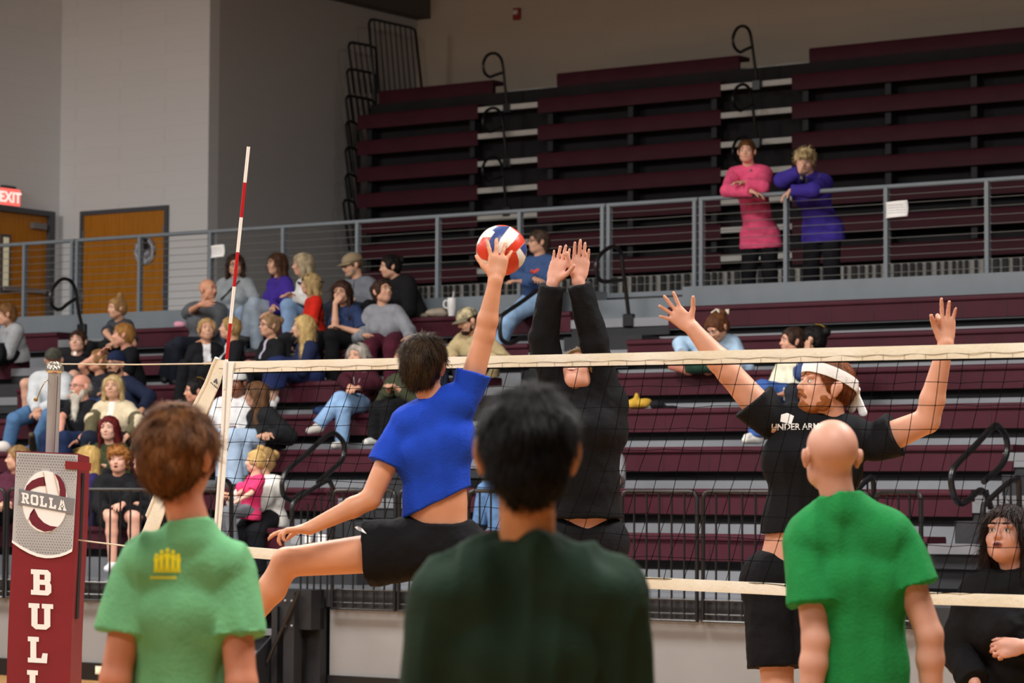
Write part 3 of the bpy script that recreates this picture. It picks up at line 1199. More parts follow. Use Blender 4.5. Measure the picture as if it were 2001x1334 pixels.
one('door_closer', M_ALU, A_LEFT + 0.035, q1 - 0.42, Z_DOOR - 0.26, A_LEFT + 0.10, q1 - 0.16, Z_DOOR - 0.18, parent=d)

t = empty('exit_sign', SA(19, 385, A_LEFT + 0.04))
tag(t, 'glowing red exit sign above the left wooden door', 'exit sign')
p = SA(19, 385, A_LEFT + 0.04)
_, qs, zs = aq(p)
one('sign_box', mat('sign_white', srgb('d9d4d0'), 0.5), A_LEFT, qs - 0.19, zs - 0.12, A_LEFT + 0.05, qs + 0.19, zs + 0.12, parent=t)
one('sign_face', mat('sign_red', (1.0, 0.10, 0.08), 0.4, emit=1.5), A_LEFT + 0.05, qs - 0.18, zs - 0.11, A_LEFT + 0.055, qs + 0.18, zs + 0.11, parent=t)
P = text_polys('EXIT', 0.2, 0.004)
mb = MB()
for poly in P:
    mb.prism([(-x - (-0.40) * 0, y) for x, y in poly], ST(A_LEFT + 0.057, qs + 0.0, zs - 0.07), -AN, (0, 0, 1), AU * 0.002)
xs = [v[0] for v in mb.v]
e = mb.build('lettering', mat('sign_letters', (1.0, 0.55, 0.5), 0.4, emit=1.6), t)
# centre the word on the face, reading left to right from the court
qsv = [Vector(v).dot(AN) for v in mb.v]
e.location = e.location + AN * (qs - (max(qsv) + min(qsv)) / 2)
one('mounting_arm', M_BLACK, A_LEFT, qs - 0.14, zs + 0.12, A_LEFT + 0.06, qs + 0.1, zs + 0.15, parent=t)

t = empty('fire_alarm', SQ(1012, 28, Q_BACK))
tag(t, 'small red and white fire alarm strobe high on the dim back wall', 'fire alarm')
aa, _, zz = aq(SQ(1012, 28, Q_BACK))
one('housing', mat('alarm_red', srgb('8f2a22'), 0.5), aa - 0.06, Q_BACK - 0.05, zz - 0.085, aa + 0.06, Q_BACK, zz + 0.085, parent=t, bev=0.008)
one('strobe_lens', mat('alarm_lens', srgb('cfc8bd'), 0.3), aa - 0.035, Q_BACK - 0.075, zz - 0.01, aa + 0.035, Q_BACK - 0.05, zz + 0.05, parent=t)

# ------------------------------------------------------------------ closed upper stands
QU = 30.8
uz = [7.31, 6.92, 6.557, 6.18, 5.815, 5.45, 5.085, 4.72]
sA = [(A_at(735, QU, 300), A_at(935, QU, 300)), (A_at(1052, QU, 300), A_at(1410, QU, 300)), (A_at(1549, QU, 300), -9.0)]
QT = QU + 0.42
sT = [(A_at(742, QT, 180), A_at(965, QT, 170)), (A_at(1090, QT, 150), A_at(1446, QT, 120)), (A_at(1583, QT, 100), -9.0)]
uw = ['left block', 'middle block', 'right block']
ordw = ['topmost', 'second', 'third', 'fourth', 'fifth', 'sixth', 'seventh', 'lowest']
a_end = A_at(700, QU, 300)
M_UPP = mat('upper_dark', srgb('1a181a'), 0.8, var=0.3, scale=1.5, stretch=(2, 2, 0.3))
for i, z in enumerate(uz):
    S, q = (sT, QT) if i == 0 else (sA, QU)
    for j, (x0, x1) in enumerate(S):
        if j == 0 and i > 0:
            x0 = a_end
        b = empty('folded_bench', ST((x0 + x1) / 2, q + 0.1, z - 0.2))
        tag(b, f'{ordw[i]} dark maroon bench in the {uw[j]} of the folded upper stands', 'bench', 'maroon benches of the folded upper stands')
        mb = MB()
        prof = [(-0.03, -0.03), (-0.01, 0.0), (0.25, 0.0), (0.25, -0.05), (0.02, -0.06), (0.0, -0.20), (-0.02, -0.20)]
        mb.prism(prof, ST(x0, q, z), AN, (0, 0, 1), AU * (x1 - x0))
        mb.build('seat', M_MAROON, b)
        n = int((x1 - x0) / 1.2)
        for k in range(n + 1):
            xx = x0 + 0.15 + k * (x1 - x0 - 0.3) / max(n, 1)
            one('bracket', M_DARK, xx - 0.04, q + 0.06, max(z - 0.345, 4.5), xx + 0.04, q + 0.2, z - 0.06, parent=b)
for j, (x0, x1) in enumerate([(sA[0][1], sA[1][0]), (sA[1][1], sA[2][0])]):
    for i, z in enumerate(uz[1:]):
        o = one('aisle_nosing', M_PALE, x0 - 0.05, QU - 0.02, z - 0.115, x1, QU + 0.05, z - 0.045)
        tag(o, f'aluminium step edge, {ordw[i + 1]} down the {["left", "right"][j]} aisle of the folded stands', 'step edge', 'step edges of the folded upper aisles')
t = empty('folded_stands', ST(-16, QU + 0.6, Z_PLAT))
tag(t, 'dark frame of the folded upper stands with upright slats and a pale base board', 'folded stands')
one('frame_body', M_UPP, a_end, QU + 0.27, Z_PLAT, -9.0, QT - 0.01, 7.1, parent=t)
one('frame_core', M_UPP, a_end, QT + 0.27, Z_PLAT, -9.0, QT + 0.7, 7.1, parent=t)
one('base_board', M_PALE, a_end, QU + 0.12, Z_PLAT + 0.72, -9.0, QU + 0.2, Z_PLAT + 1.10, parent=t)
one('back_ledge', M_PALE, sT[0][1], QT + 0.27, 7.12, sT[2][0], QT + 0.33, 7.19, parent=t)
mb = MB()
rnd = random.Random(4)
aa = a_end
while aa < -10:
    wd = rnd.choice([0.035, 0.05, 0.07])
    sbox(mb, aa, QU + 0.05, Z_PLAT, aa + wd, QU + 0.08, Z_PLAT + 1.10)
    aa += wd + rnd.choice([0.05, 0.07, 0.09])
mb.build('slats', M_DARK, t)
for j, (org, sc, pts, pq) in enumerate([
    ((660, 0), 3.032, [(1005, 625), (990, 500), (975, 370), (950, 325), (915, 315), (880, 335), (862, 380), (870, 430), (900, 455), (930, 445), (970, 432)], (988, 200, QU - 0.05)),
    ((1300, 0), 2.854, [(512, 460), (495, 330), (480, 220), (465, 165), (435, 145), (400, 160), (378, 210), (385, 260), (415, 290), (440, 280), (480, 262)], (1479, 160, QU - 0.05))]):
    t = handrail(pts, org, sc, pq, f'highest black looped handrail in the {["left", "right"][j]} aisle of the folded upper stands', r=0.02, group='handrails of the folded upper stands')
    for n, (dz, wd) in enumerate([(-0.74, 'second'), (-1.40, 'third')]):
        c = copy_tree(t)
        c.location.z += dz
        tag(c, f'black looped handrail, {wd} one down the {["left", "right"][j]} aisle of the folded upper stands', 'handrail', 'handrails of the folded upper stands')

# nested guard frames at the left end of the folded stands
M_GUARD = M_BLACK


def guard(x0, x1, yt0, yt1, yb, a, n, label):
    t = empty('guard_frame', SA(x0, yb, a))
    tag(t, label, 'guard rail', 'nested black guard frames beside the folded stands')
    p = [SA(x0 + 12, yb, a), SA(x0, yt0 + 8, a), SA(x0 + 3, yt0 + 1, a), SA(x0 + 9, yt0, a), SA(x1 - 9, yt1 - 1, a), SA(x1 - 2, yt1 + 3, a), SA(x1, yt1 + 9, a), SA(x1 + (14 if n > 5 else 3), yb, a)]
    mb = MB()
    mb.tube(p, 0.02, 8)
    mb.build('outer_tube', M_GUARD, t)
    for i in range(n):
        f = (i + 1) / (n + 1)
        mb = MB()
        mb.tube([SA(x0 + (x1 - x0) * f, yt0 + (yt1 - yt0) * f, a), SA(x0 + 12 + (x1 - x0) * f, yb, a)], 0.010, 6)
        mb.build('bar', M_GUARD, t)


guard(721, 812, 38, 55, 190, a_end - 0.02, 8, 'tallest black barred guard frame against the gray wall, top of its nest')
ys = [83, 135, 187, 237, 288, 340, 390]
gw = ['second', 'third', 'fourth', 'fifth', 'sixth', 'seventh', 'lowest']
for i, y in enumerate(ys):
    x0 = [681, 678, 676, 676, 675, 675, 671][i]
    x1 = [735, 733, 731, 700, 700, 698, 694][i]
    guard(x0, x1, y, y + (8 if i < 3 else 3), y + 100, a_end - 0.06 - i * 0.002, 4 if i < 3 else 1, f'{gw[i]} black guard frame down the nest at the left end of the folded stands')

# ================================================================== people
UPV = np.array([0, 0, 1.0])


def npv(v):
    return np.array([v[0], v[1], v[2]], float)


def dirv(az, el=0.0):
    """az 0 looks at the camera, 90 to the right of the picture; el up"""
    a, e = math.radians(az), math.radians(el)
    return np.array([math.sin(a) * math.cos(e), -math.cos(a) * math.cos(e), math.sin(e)])


def frame(az, el=0, roll=0):
    """rows: side (own left), forward, up"""
    f = dirv(az, el)
    s = np.cross(UPV, f)
    s = unit(s)          # own left
    u = np.cross(f, s)
    r = math.radians(roll)
    s2 = s * math.cos(r) + u * math.sin(r)
    u2 = u * math.cos(r) - s * math.sin(r)
    return np.array([s2, f, u2])


def ik(a, c, l1, l2, pole):
    d = c - a
    L = np.linalg.norm(d)
    L = min(L, (l1 + l2) * 0.999)
    u = unit(d)
    x = (l1 * l1 - l2 * l2 + L * L) / (2 * L)
    h = math.sqrt(max(l1 * l1 - x * x, 0))
    p = np.array(pole, float)
    p = p - u * p.dot(u)
    return a + u * x + unit(p) * h


def hand(S, W, d, pn, thumb, s=1.0, curl=(25, 25, 28, 30), spread=0.10, tcurl=20, tout=0.9, fr=0.0088, base=0.0):
    d = unit(d)
    pn = unit(pn - d * np.dot(pn, d))
    t = np.cross(d, pn)
    if np.dot(t, thumb) < 0:
        t = -t
    S.cap(W, W + d * 0.03 * s, 0.027 * s, 0.027 * s, 0.015, flat=pn, fs=0.72)
    S.cap(W + d * 0.035 * s - t * 0.014 * s, W + d * 0.082 * s - t * 0.018 * s, 0.024 * s, 0.023 * s, 0.012, flat=pn, fs=0.55)
    S.cap(W + d * 0.035 * s + t * 0.010 * s, W + d * 0.085 * s + t * 0.018 * s, 0.026 * s, 0.024 * s, 0.012, flat=pn, fs=0.55)
    L = [0.074, 0.082, 0.076, 0.060]
    B = [0.030, 0.0105, -0.0095, -0.028]
    E = [0.092, 0.096, 0.092, 0.083]
    for i in range(4):
        p = W + (d * E[i] + t * B[i]) * s
        ang = base
        dd = unit(d + t * spread * (1.5 - i))
        r = fr * s * (0.9 if i == 3 else 1)
        for j, (fl, rr) in enumerate(((0.45, 1.0), (0.30, 0.93), (0.25, 0.85))):
            ang += curl[i] * (0.7 if j == 0 else 1.0)
            q = math.radians(ang)
            e = unit(dd * math.cos(q) + pn * math.sin(q))
            n = p + e * L[i] * fl * s
            S.cap(p, n, r * (1.08 if j == 0 else rr * 1.05), r * rr * 0.94, 0.0035)
            p = n
    p = W + (d * 0.028 + t * 0.022) * s
    q = unit(d * (1.25 - tout * 0.5) + t * tout + pn * 0.25)
    n = p + q * 0.045 * s
    S.cap(p, n, 0.016 * s, 0.0115 * s, 0.009)
    q2 = unit(q + d * 0.35 + pn * math.sin(math.radians(tcurl)))
    m = n + q2 * 0.034 * s
    S.cap(n, m, 0.0108 * s, 0.0098 * s, 0.004)
    S.cap(m, m + unit(q2 + pn * 0.2) * 0.024 * s, 0.0098 * s, 0.008 * s, 0.004)


def fold_noise(amp, seed, drape=0.0, updir=None, sc=1.0):
    def f(v, q):
        n = vnormals(v, q)
        p = v * sc
        if drape:
            g = vnoise(p * np.array([1, 1, 0.12]), 15.0, seed + 9)
            return v + n * (drape * (0.6 - 2.4 * np.abs(g)) + drape * 0.6 * vnoise(p * np.array([1, 1, 0.3]), 16.0, seed + 4) + amp * 0.35 * vnoise(p + 5, 14.0, seed + 3))[:, None]
        k = vnoise(p * np.array([1, 1, 0.55]), 8.0, seed) * 0.9 + vnoise(p + 5, 17.0, seed + 3) * 0.45
        k = 1 - np.abs(k) * 1.6
        d = amp * (k - 0.3)
        if drape:
            d = d + drape * (vnoise(p * np.array([1, 1, 0.12]), 11.0, seed + 9))
        d = d + amp * 0.25 * vnoise(p, 45.0, seed + 11)
        return v + n * d[:, None]
    return f


PEO = {}


def make_hair(t, c, R, hs, style, hm, dens, vox, seed, body_pts=None, strand_w=0.004, hv=None):
    S = SDF()
    def L(x, y, z):
        return c + hs * (R[0] * x + R[1] * y + R[2] * z)
    def e(x, y, z, rx, ry, rz, k=0.02, cut=None):
        S.ell(L(x, y, z), np.array([rx, ry, rz]) * hs, R, k, cut)
    hl = (L(0, 0.066, 0.05), R[1] * 1.0 - R[2] * 0.75)       # hairline plane
    earcut = (L(0, 0.02, -0.01), R[1] * 0.85 - R[2] * 0.55)
    length = 0.0
    vol = {'short': 1.0, 'curly': 1.10, 'mop': 1.12, 'crop': 0.965, 'long': 1.02, 'bob': 1.06, 'bun': 1.0, 'pony': 1.0, 'braid': 1.0, 'tied': 1.0, 'balding': 0.97}[style]
    vol = hv or vol
    if style == 'balding':
        e(0, -0.03, 0.0, 0.088, 0.088, 0.062, cut=[(L(0, 0.0, 0.0), R[1] - R[2] * 0.1), (L(0, 0, 0.04), R[2])])
    else:
        e(0, -0.014, 0.040, 0.0885 * vol, 0.107 * vol, 0.090 * vol, cut=[hl])
        e(0, -0.046, 0.012 if style == 'crop' else -0.005, (0.077 if style in ('short', 'crop', 'curly', 'mop') else 0.085) * vol, 0.074 * vol, (0.066 if style == 'crop' else 0.085) * vol, cut=[earcut])
    if style in ('curly', 'mop'):
        for i in range(16):
            a = i * 2.4
            rr = 0.035 + 0.05 * ((i * 7) % 5) / 5
            e(rr * math.cos(a), rr * math.sin(a) * 1.1 + 0.005, 0.085 + 0.018 * ((i * 3) % 4) / 4, 0.030, 0.03, 0.028, 0.012)
        for sx in (-1, 1):
            e(sx * 0.075, 0.0, 0.05, 0.025, 0.05, 0.045, 0.015)
        if style == 'mop':
            e(0, 0.085, 0.075, 0.06, 0.03, 0.028, 0.015)
    if style in ('long', 'bob', 'pony', 'braid', 'tied', 'bun'):
        for sx in (-1, 1):
            e(sx * 0.074, 0.012, 0.03, 0.020, 0.055, 0.060, 0.015)
    dn = unit(-UPV * 1.0 + -R[2] * 0.25)
    if style in ('long', 'bob'):
        ln = {'long': 0.27, 'bob': 0.115}[style] * hs
        for sx in (-1, 1):
            p = L(sx * 0.080, 0.004, 0.01)
            S.cap(p, p + dn * ln + R[0] * sx * 0.012, 0.030 * hs, 0.026 * hs, 0.02, flat=R[0], fs=0.75)
            p = L(sx * 0.055, -0.05, 0.0)
            S.cap(p, p + dn * (ln * 1.08) - R[1] * 0.02, 0.046 * hs, 0.036 * hs, 0.02)
        p = L(0, -0.075, 0)
        S.cap(p, p + dn * (ln * 1.1) - R[1] * 0.02, 0.05 * hs, 0.04 * hs, 0.02)
    if style == 'bun':
        e(0, -0.055, 0.145, 0.040, 0.040, 0.036, 0.01)
        e(0.02, -0.04, 0.165, 0.02, 0.02, 0.018, 0.01)
    if style == 'tied':
        e(0, -0.125, 0.06, 0.040, 0.036, 0.045, 0.01)
    if style == 'pony':
        p = L(0, -0.11, 0.07)
        S.cap(p, p - R[1] * 0.04 * hs, 0.028 * hs, 0.03 * hs, 0.02)
        S.cap(p - R[1] * 0.04 * hs, p - R[1] * 0.06 * hs + dn * 0.17 * hs, 0.032 * hs, 0.018 * hs, 0.02)
    if style == 'braid':
        p = L(0.03, -0.075, -0.05)
        for i in range(7):
            q = p + dn * 0.034 * i * hs + R[0] * 0.006 * (-1) ** i
            S.ell(q, np.array([0.024, 0.022, 0.022]) * hs * (1 - i * 0.05), R, 0.006)
    if style != 'curly' and style != 'mop':
        amp = 0.004
    else:
        amp = 0.011
    def nz(v, q):
        n = vnormals(v, q)
        return v + n * (amp * vnoise(v, 32, seed) + amp * 0.6 * vnoise(v * np.array([1, 1, 0.4]), 70, seed + 2))[:, None] * hs
    v, q = S.mesh(vox, noise=nz)
    crown = L(0, -0.03, 0.10)
    def flow(p):
        d = p - crown
        l = (p - c) @ R.T
        out = d / (np.linalg.norm(d, axis=1)[:, None] + 1e-6) * 0.7 - UPV * 0.6
        if style in ('curly', 'mop'):
            out = out * 0.35 + np.stack([vnoise(p, 40, 1), vnoise(p, 40, 2), vnoise(p, 40, 3)], 1) * 1.2
        if style in ('bun', 'tied', 'pony', 'braid'):
            out = -d * 6 - R[1] * 0.5
        return out
    n = int(dens * (0.35 if style == 'bun' else 1))
    if n:
        ln = {'long': 0.10, 'bob': 0.06, 'curly': 0.035, 'mop': 0.045, 'short': 0.045, 'crop': 0.018, 'bun': 0.018, 'tied': 0.018, 'pony': 0.02, 'braid': 0.018}.get(style, 0.05) * hs
        sv, sq = strands(v, q, n, ln, strand_w, flow, seed, lift=0.35 if style in ('curly', 'mop') else (0.16 if style == 'short' else 0.06), wave=0.10 if style in ('curly', 'mop') else 0.0)
        v, q = join((v, q), (sv, sq))
    return np_obj('hair', v, q, hm, t)


def make_head(S, c, R, hs, neck, fem=False, nk=1.0, ear=1.0):
    def L(x, y, z):
        return c + hs * (R[0] * x + R[1] * y + R[2] * z)
    def e(x, y, z, rx, ry, rz, k=0.015, sub=False):
        S.ell(L(x, y, z), np.array([rx, ry, rz]) * hs, R, k * hs, None, sub)
    e(0, -0.012, 0.032, 0.078, 0.097, 0.085)
    e(0, 0.028, -0.030, 0.055 if fem else 0.060, 0.062, 0.078, 0.02)
    e(0, 0.046, -0.074, 0.036 if fem else 0.042, 0.036, 0.030, 0.022)
    for s in (-1, 1):
        e(s * 0.036, 0.060, -0.022, 0.026, 0.024, 0.026, 0.02)
        e(s * 0.048, 0.012, -0.055, 0.018, 0.035, 0.028, 0.025)
        e(s * 0.030, 0.080, 0.028, 0.024, 0.012, 0.009, 0.012)
        e(s * 0.030, 0.096, 0.010, 0.015, 0.014, 0.010, 0.010, True)
        e(s * (0.083 + 0.006 * (ear - 1) * 4), -0.006, -0.004, 0.011 * ear, 0.020 * ear, 0.033 * ear, 0.006)
        e(s * (0.092 + 0.006 * (ear - 1) * 4), -0.014, 0.006, 0.008 * ear, 0.016 * ear, 0.024 * ear, 0.006)
    S.cap(L(0, 0.083, 0.018), L(0, 0.104, -0.016), 0.008 * hs, 0.0115 * hs, 0.010 * hs)
    for s in (-1, 1):
        e(s * 0.0105, 0.097, -0.020, 0.0085, 0.010, 0.008, 0.006)
    e(0, 0.086, -0.046, 0.022, 0.010, 0.011, 0.010)
    S.cap(L(0, -0.022, -0.045), neck, 0.056 * hs * nk * (0.88 if fem else 1), 0.060 * nk * (0.88 if fem else 1), 0.022)


def face_parts(t, c, R, hs, brow, lipc='9a5a50', eyes=True, mouth='closed', glasses=False, detail=1):
    def L(x, y, z):
        return Vector(c + hs * (R[0] * x + R[1] * y + R[2] * z))
    RM = Matrix([list(R[0]), list(R[1]), list(R[2])]).transposed()
    if eyes:
        for s in (-1, 1):
            mb = MB()
            mb.ell(L(s * 0.030, 0.078, 0.009), (0.0130 * hs, 0.0105 * hs, 0.0095 * hs), RM, 12, 8, 0)
            mb.ell(L(s * 0.030, 0.0855, 0.009), (0.0055 * hs, 0.0045 * hs, 0.0056 * hs), RM, 10, 6, 1)
            # upper lid line
            pts = [L(s * 0.030 + dx, 0.0865 - abs(dx) * 0.35, 0.0155 - dx * dx * 28) for dx in (-0.013, -0.007, 0, 0.007, 0.013)]
            mb.tube(pts, 0.0016 * hs, 5, mi=1)
            mb.build('eye', [mat('eye_white', srgb('d8d0c8'), 0.3), mat('eye_dark', srgb('2a201c'), 0.3)], t)
    if brow:
        for s in (-1, 1):
            mb = MB()
            pts = [L(s * x, y, z) for x, y, z in ((0.015, 0.093, 0.035), (0.024, 0.0935, 0.0375), (0.036, 0.088, 0.0365), (0.047, 0.077, 0.030))]
            mb.tube(pts, 0.003 * hs, 6, rs=[0.0032 * hs, 0.0036 * hs, 0.003 * hs, 0.0015 * hs])
            mb.build('eyebrow', brow, t)
    lm = mat('lip_' + lipc, srgb(lipc), 0.45)
    mb = MB()
    if mouth == 'open':
        mb.ell(L(0, 0.092, -0.050), (0.020 * hs, 0.008 * hs, 0.011 * hs), RM, 12, 8, 0)
        mb.ell(L(0, 0.0965, -0.050), (0.014 * hs, 0.005 * hs, 0.0065 * hs), RM, 12, 8, 1)
        mb.build('mouth', [lm, mat('mouth_dark', srgb('3a1512'), 0.6)], t)
    elif mouth == 'smile':
        pts = [L(x, 0.0965 - abs(x) * 0.45, -0.050 + x * x * 16) for x in (-0.026, -0.014, 0, 0.014, 0.026)]
        mb.tube(pts, 0.0055 * hs, 6, rs=[0.002 * hs, 0.005 * hs, 0.006 * hs, 0.005 * hs, 0.002 * hs])
        pts = [L(x, 0.1005 - abs(x) * 0.45, -0.049 + x * x * 16) for x in (-0.018, -0.009, 0, 0.009, 0.018)]
        mb.tube(pts, 0.003 * hs, 6, mi=1)
        mb.build('mouth', [lm, mat('teeth', srgb('e8e2da'), 0.3)], t)
    else:
        pts = [L(x, 0.0955 - abs(x) * 0.4, -0.049 + (0.0012 if abs(x) > 0.01 else 0)) for x in (-0.022, -0.011, 0, 0.011, 0.022)]
        mb.tube(pts, 0.004 * hs, 6, rs=[0.0015 * hs, 0.0038 * hs, 0.0042 * hs, 0.0038 * hs, 0.0015 * hs])
        mb.build('lips', lm, t)
    if glasses:
        mb = MB()
        for s in (-1, 1):
            cc = [L(s * 0.031 + 0.020 * math.cos(i / 14 * 6.283), 0.098 - abs(0.4 * (0.020 * math.cos(i / 14 * 6.283) * s)), 0.009 + 0.015 * math.sin(i / 14 * 6.283)) for i in range(14)]
            mb.tube(cc, 0.0022 * hs, 5, closed=True)
            mb.tube([L(s * 0.051, 0.090, 0.013), L(s * 0.080, 0.05, 0.013), L(s * 0.086, -0.01, 0.010)], 0.002 * hs, 5)
        mb.tube([L(-0.011, 0.10, 0.012), L(0.011, 0.10, 0.012)], 0.002 * hs, 5)
        mb.build('glasses', mat('glasses_dark', srgb('1c1a1c'), 0.3), t)


def make_hat(t, c, R, hs, kind, col, col2=None, backward=False):
    def L(x, y, z):
        return c + hs * (R[0] * x + R[1] * y + R[2] * z)
    S = SDF()
    m = mat('hat_' + col, srgb(col), 0.85, col2=srgb(col2) if col2 else None, scale=16, bump=0.2, bscale=80, spec=0.15)
    if kind == 'cap':
        S.ell(L(0, -0.012, 0.050), np.array([0.092, 0.110, 0.082]) * hs, R, 0.01, [(L(0, 0, 0.040), -R[2])])
        v, q = S.mesh(0.006 * hs)
        o = np_obj('cap', v, q, m, t)
        s = -1 if backward else 1
        mb = MB()
        vs, fs = [], []
        N = 10
        for lay in (0, 1):
            for i in range(N + 1):
                a = math.pi * i / N
                for rr, dz in ((1.0, 0.0), (1.0 if lay < 2 else 1, 0)):
                    pass
        top, bot = [], []
        for i in range(N + 1):
            x = -0.080 + 0.160 * i / N
            y0 = math.sqrt(max(0.0, 1 - (x / 0.093) ** 2)) * 0.106 - 0.012
            ext = 0.068 * (1 - (abs(x) / 0.084) ** 3) ** 0.5 if abs(x) < 0.084 else 0
            zc = 0.046 - 1.6 * x * x
            for (yy, zz) in ((s * (y0 - 0.008), zc), (s * (y0 + ext), zc - 0.014)):
                top.append(L(x, yy, zz + 0.002))
                bot.append(L(x, yy, zz - 0.002))
        n = len(top)
        vs = top + bot
        for i in range(N):
            a, b, c2, d = 2 * i, 2 * i + 1, 2 * i + 3, 2 * i + 2
            fs += [(a, b, c2, d), (n + a, n + d, n + c2, n + b), (b, n + b, n + c2, c2)]
        mb.add(vs, fs)
        mb.build('brim', mat('hat_brim' + (col2 or col), srgb(col2 or col), 0.85, spec=0.15), o)
    else:
        S.ell(L(0, -0.014, 0.052), np.array([0.091, 0.109, 0.092]) * hs, R, 0.01, [(L(0, 0, 0.030), -R[2] + R[1] * 0.15)])
        v, q = S.mesh(0.006 * hs)
        o = np_obj('beanie', v, q, m, t)
    return o


def person(label, J, az, c, head, look, top, bottom, hair=None, hs=1.0, sk='c99a80', fem=False, g=1.0, vox=0.009,
           hands=None, brow='3b2a20', lips='9a5a50', mouth='closed', glasses=False, beard=None, hat=None, group=None,
           shoes='3a3a3c', eyes=True, wr=0.006, drape=0.0, seed=1, belly=0.0, nk=1.0, barefeet=False, S_=1.0, cvox=None, hdens=None,
           hvox=None, hv=None, ear=1.0, armk=1.0, hem=0.10, face=True, spine=None):
    """J: dict of joints in metres; c: head centre; look: (az, el, roll) of the head"""
    Fr = frame(az)
    side, fwd = Fr[0], Fr[1]
    R = frame(*look)
    pel = J['pelvis']
    neck = J['neck']
    up = unit(neck - pel) if spine is None else spine
    fw = unit(fwd - up * fwd.dot(up))
    sd = unit(J['shL'] - J['shR'])
    t = empty('person', pel)
    tag(t, label, 'person', group)
    PEO[seed] = (t, c, R, hs, J)
    hipL = J.get('hipL', pel + side * 0.085 * S_ - UPV * 0.02)
    hipR = J.get('hipR', pel - side * 0.085 * S_ - UPV * 0.02)
    smid = (J['shL'] + J['shR']) / 2
    chest = smid - up * 0.13 * S_ + fw * 0.01
    waist = pel * 0.55 + chest * 0.45

    def torso(S, e, k=0.03):
        gg = g * S_
        S.cap(hipL, hipR, 0.100 * gg + e, None, k, flat=fw, fs=0.95)
        S.cap(pel + up * 0.03, waist, 0.128 * gg + e, 0.118 * gg + e, k, flat=fw, fs=0.78)
        S.cap(waist, chest, 0.120 * gg + e, 0.128 * gg + e, k, flat=fw, fs=0.78)
        S.cap(chest - sd * 0.062 * gg, chest + sd * 0.062 * gg, 0.105 * gg + e, None, k, flat=fw, fs=0.92)
        if belly:
            S.ell(waist + fw * 0.06, np.array([0.13, 0.10 + belly, 0.13]) * gg + e, np.array([sd, fw, up]), k)
        S.cap(smid - sd * 0.10 * gg, smid + sd * 0.10 * gg, 0.070 * gg + e, None, k, flat=fw, fs=0.9)
        for a in ('shL', 'shR'):
            S.cap(neck - up * 0.008, J[a] * 0.75 + smid * 0.25 + up * 0.008, 0.040 * S_ + e * 0.8, 0.052 * S_ + e, 0.035 if e > 0 else 0.018, cut=[(neck + unit(c - neck) * 0.022, unit(c - neck))] if e > 0 else None)
        if fem:
            for s in (-1, 1):
                S.ell(chest + fw * 0.085 + sd * s * 0.065, np.array([0.06, 0.05, 0.06]) * S_ + e, np.array([sd, fw, up]), 0.03)

    armr = (0.052 * S_ * (0.88 if fem else 1) * g ** 0.6, 0.041 * S_ * (0.9 if fem else 1), 0.027 * S_ * (0.92 if fem else 1))
    armr = tuple(r * k_ for r, k_ in zip(armr, (armk, armk, 1 + (armk - 1) * 0.4)))
    legr = (0.090 * S_ * g ** 0.5, 0.060 * S_, 0.040 * S_)
    # ---- body: one surface
    B = SDF()
    torso(B, -0.004)
    make_head(B, c, R, hs, neck, fem, nk, ear)
    for a, s in (('L', 1), ('R', -1)):
        sh, el, wri = J['sh' + a], J['el' + a], J['wr' + a]
        B.cap(sh, el, armr[0], armr[1], 0.02)
        m = el * 0.72 + wri * 0.28
        B.cap(el, m, armr[1], armr[1] * 1.02, 0.015)
        B.cap(m, wri, armr[1] * 1.0, armr[2], 0.015)
        hd = (hands or {}).get(a)
        dflt = unit(wri - el)
        if hd is None:
            hand(B, wri, unit(dflt + fwd * 0.3), -UPV + -side * s * 0.2, fwd * 0.3 - side * s, s=S_ * 0.97 * (0.92 if fem else 1), fr=0.0095)
        elif hd != 'none':
            hk = dict(hd)
            hand(B, wri, np.array(hk.pop('d', dflt)), np.array(hk.pop('pn')), np.array(hk.pop('th')), **hk)
        kn, an = J['kn' + a], J['an' + a]
        hp = hipL if a == 'L' else hipR
        B.cap(hp, kn, legr[0], legr[1], 0.03)
        mid = kn * 0.68 + an * 0.32
        back = unit(np.cross(np.cross(an - kn, hp - kn), an - kn)) if np.linalg.norm(np.cross(an - kn, hp - kn)) > 1e-4 else -fwd
        B.cap(kn, mid + back * 0.012, legr[1] * 0.95, legr[1] * 0.98, 0.02)
        B.cap(mid + back * 0.012, an, legr[1] * 0.95, legr[2], 0.02)
        toe = J.get('toe' + a, an + fwd * 0.15 * S_ - UPV * 0.05)
        B.cap(an - UPV * 0.03 * S_, toe, 0.034 * S_, 0.024 * S_, 0.02)
    v, q = B.mesh(vox)
    body = np_obj('body', v, q, skin(sk), t)
    if face:
        face_parts(t, c, R, hs, hairm(brow, brow) if brow else None, lips, eyes, mouth, glasses)
    # ---- top
    tc, sl = top.get('col', '555555'), top.get('sleeve', 2)
    th = top.get('t', 0.016)
    T = SDF()
    hemv = hem
    torso(T, th)
    T.cap(pel + up * 0.05, pel - up * (hemv - 0.04), 0.128 * g * S_ + th, 0.130 * g * S_ + th * 1.3, 0.03, flat=fw, fs=0.88)
    dnv = unit(up * 0.3 + UPV * 0.7)
    T.cap(hipL - dnv * (hemv - 0.05), hipR - dnv * (hemv - 0.05), 0.100 * g * S_ + th + 0.008, None, 0.03, flat=fw, fs=0.97)
    lf = top.get('loose', 1.0)
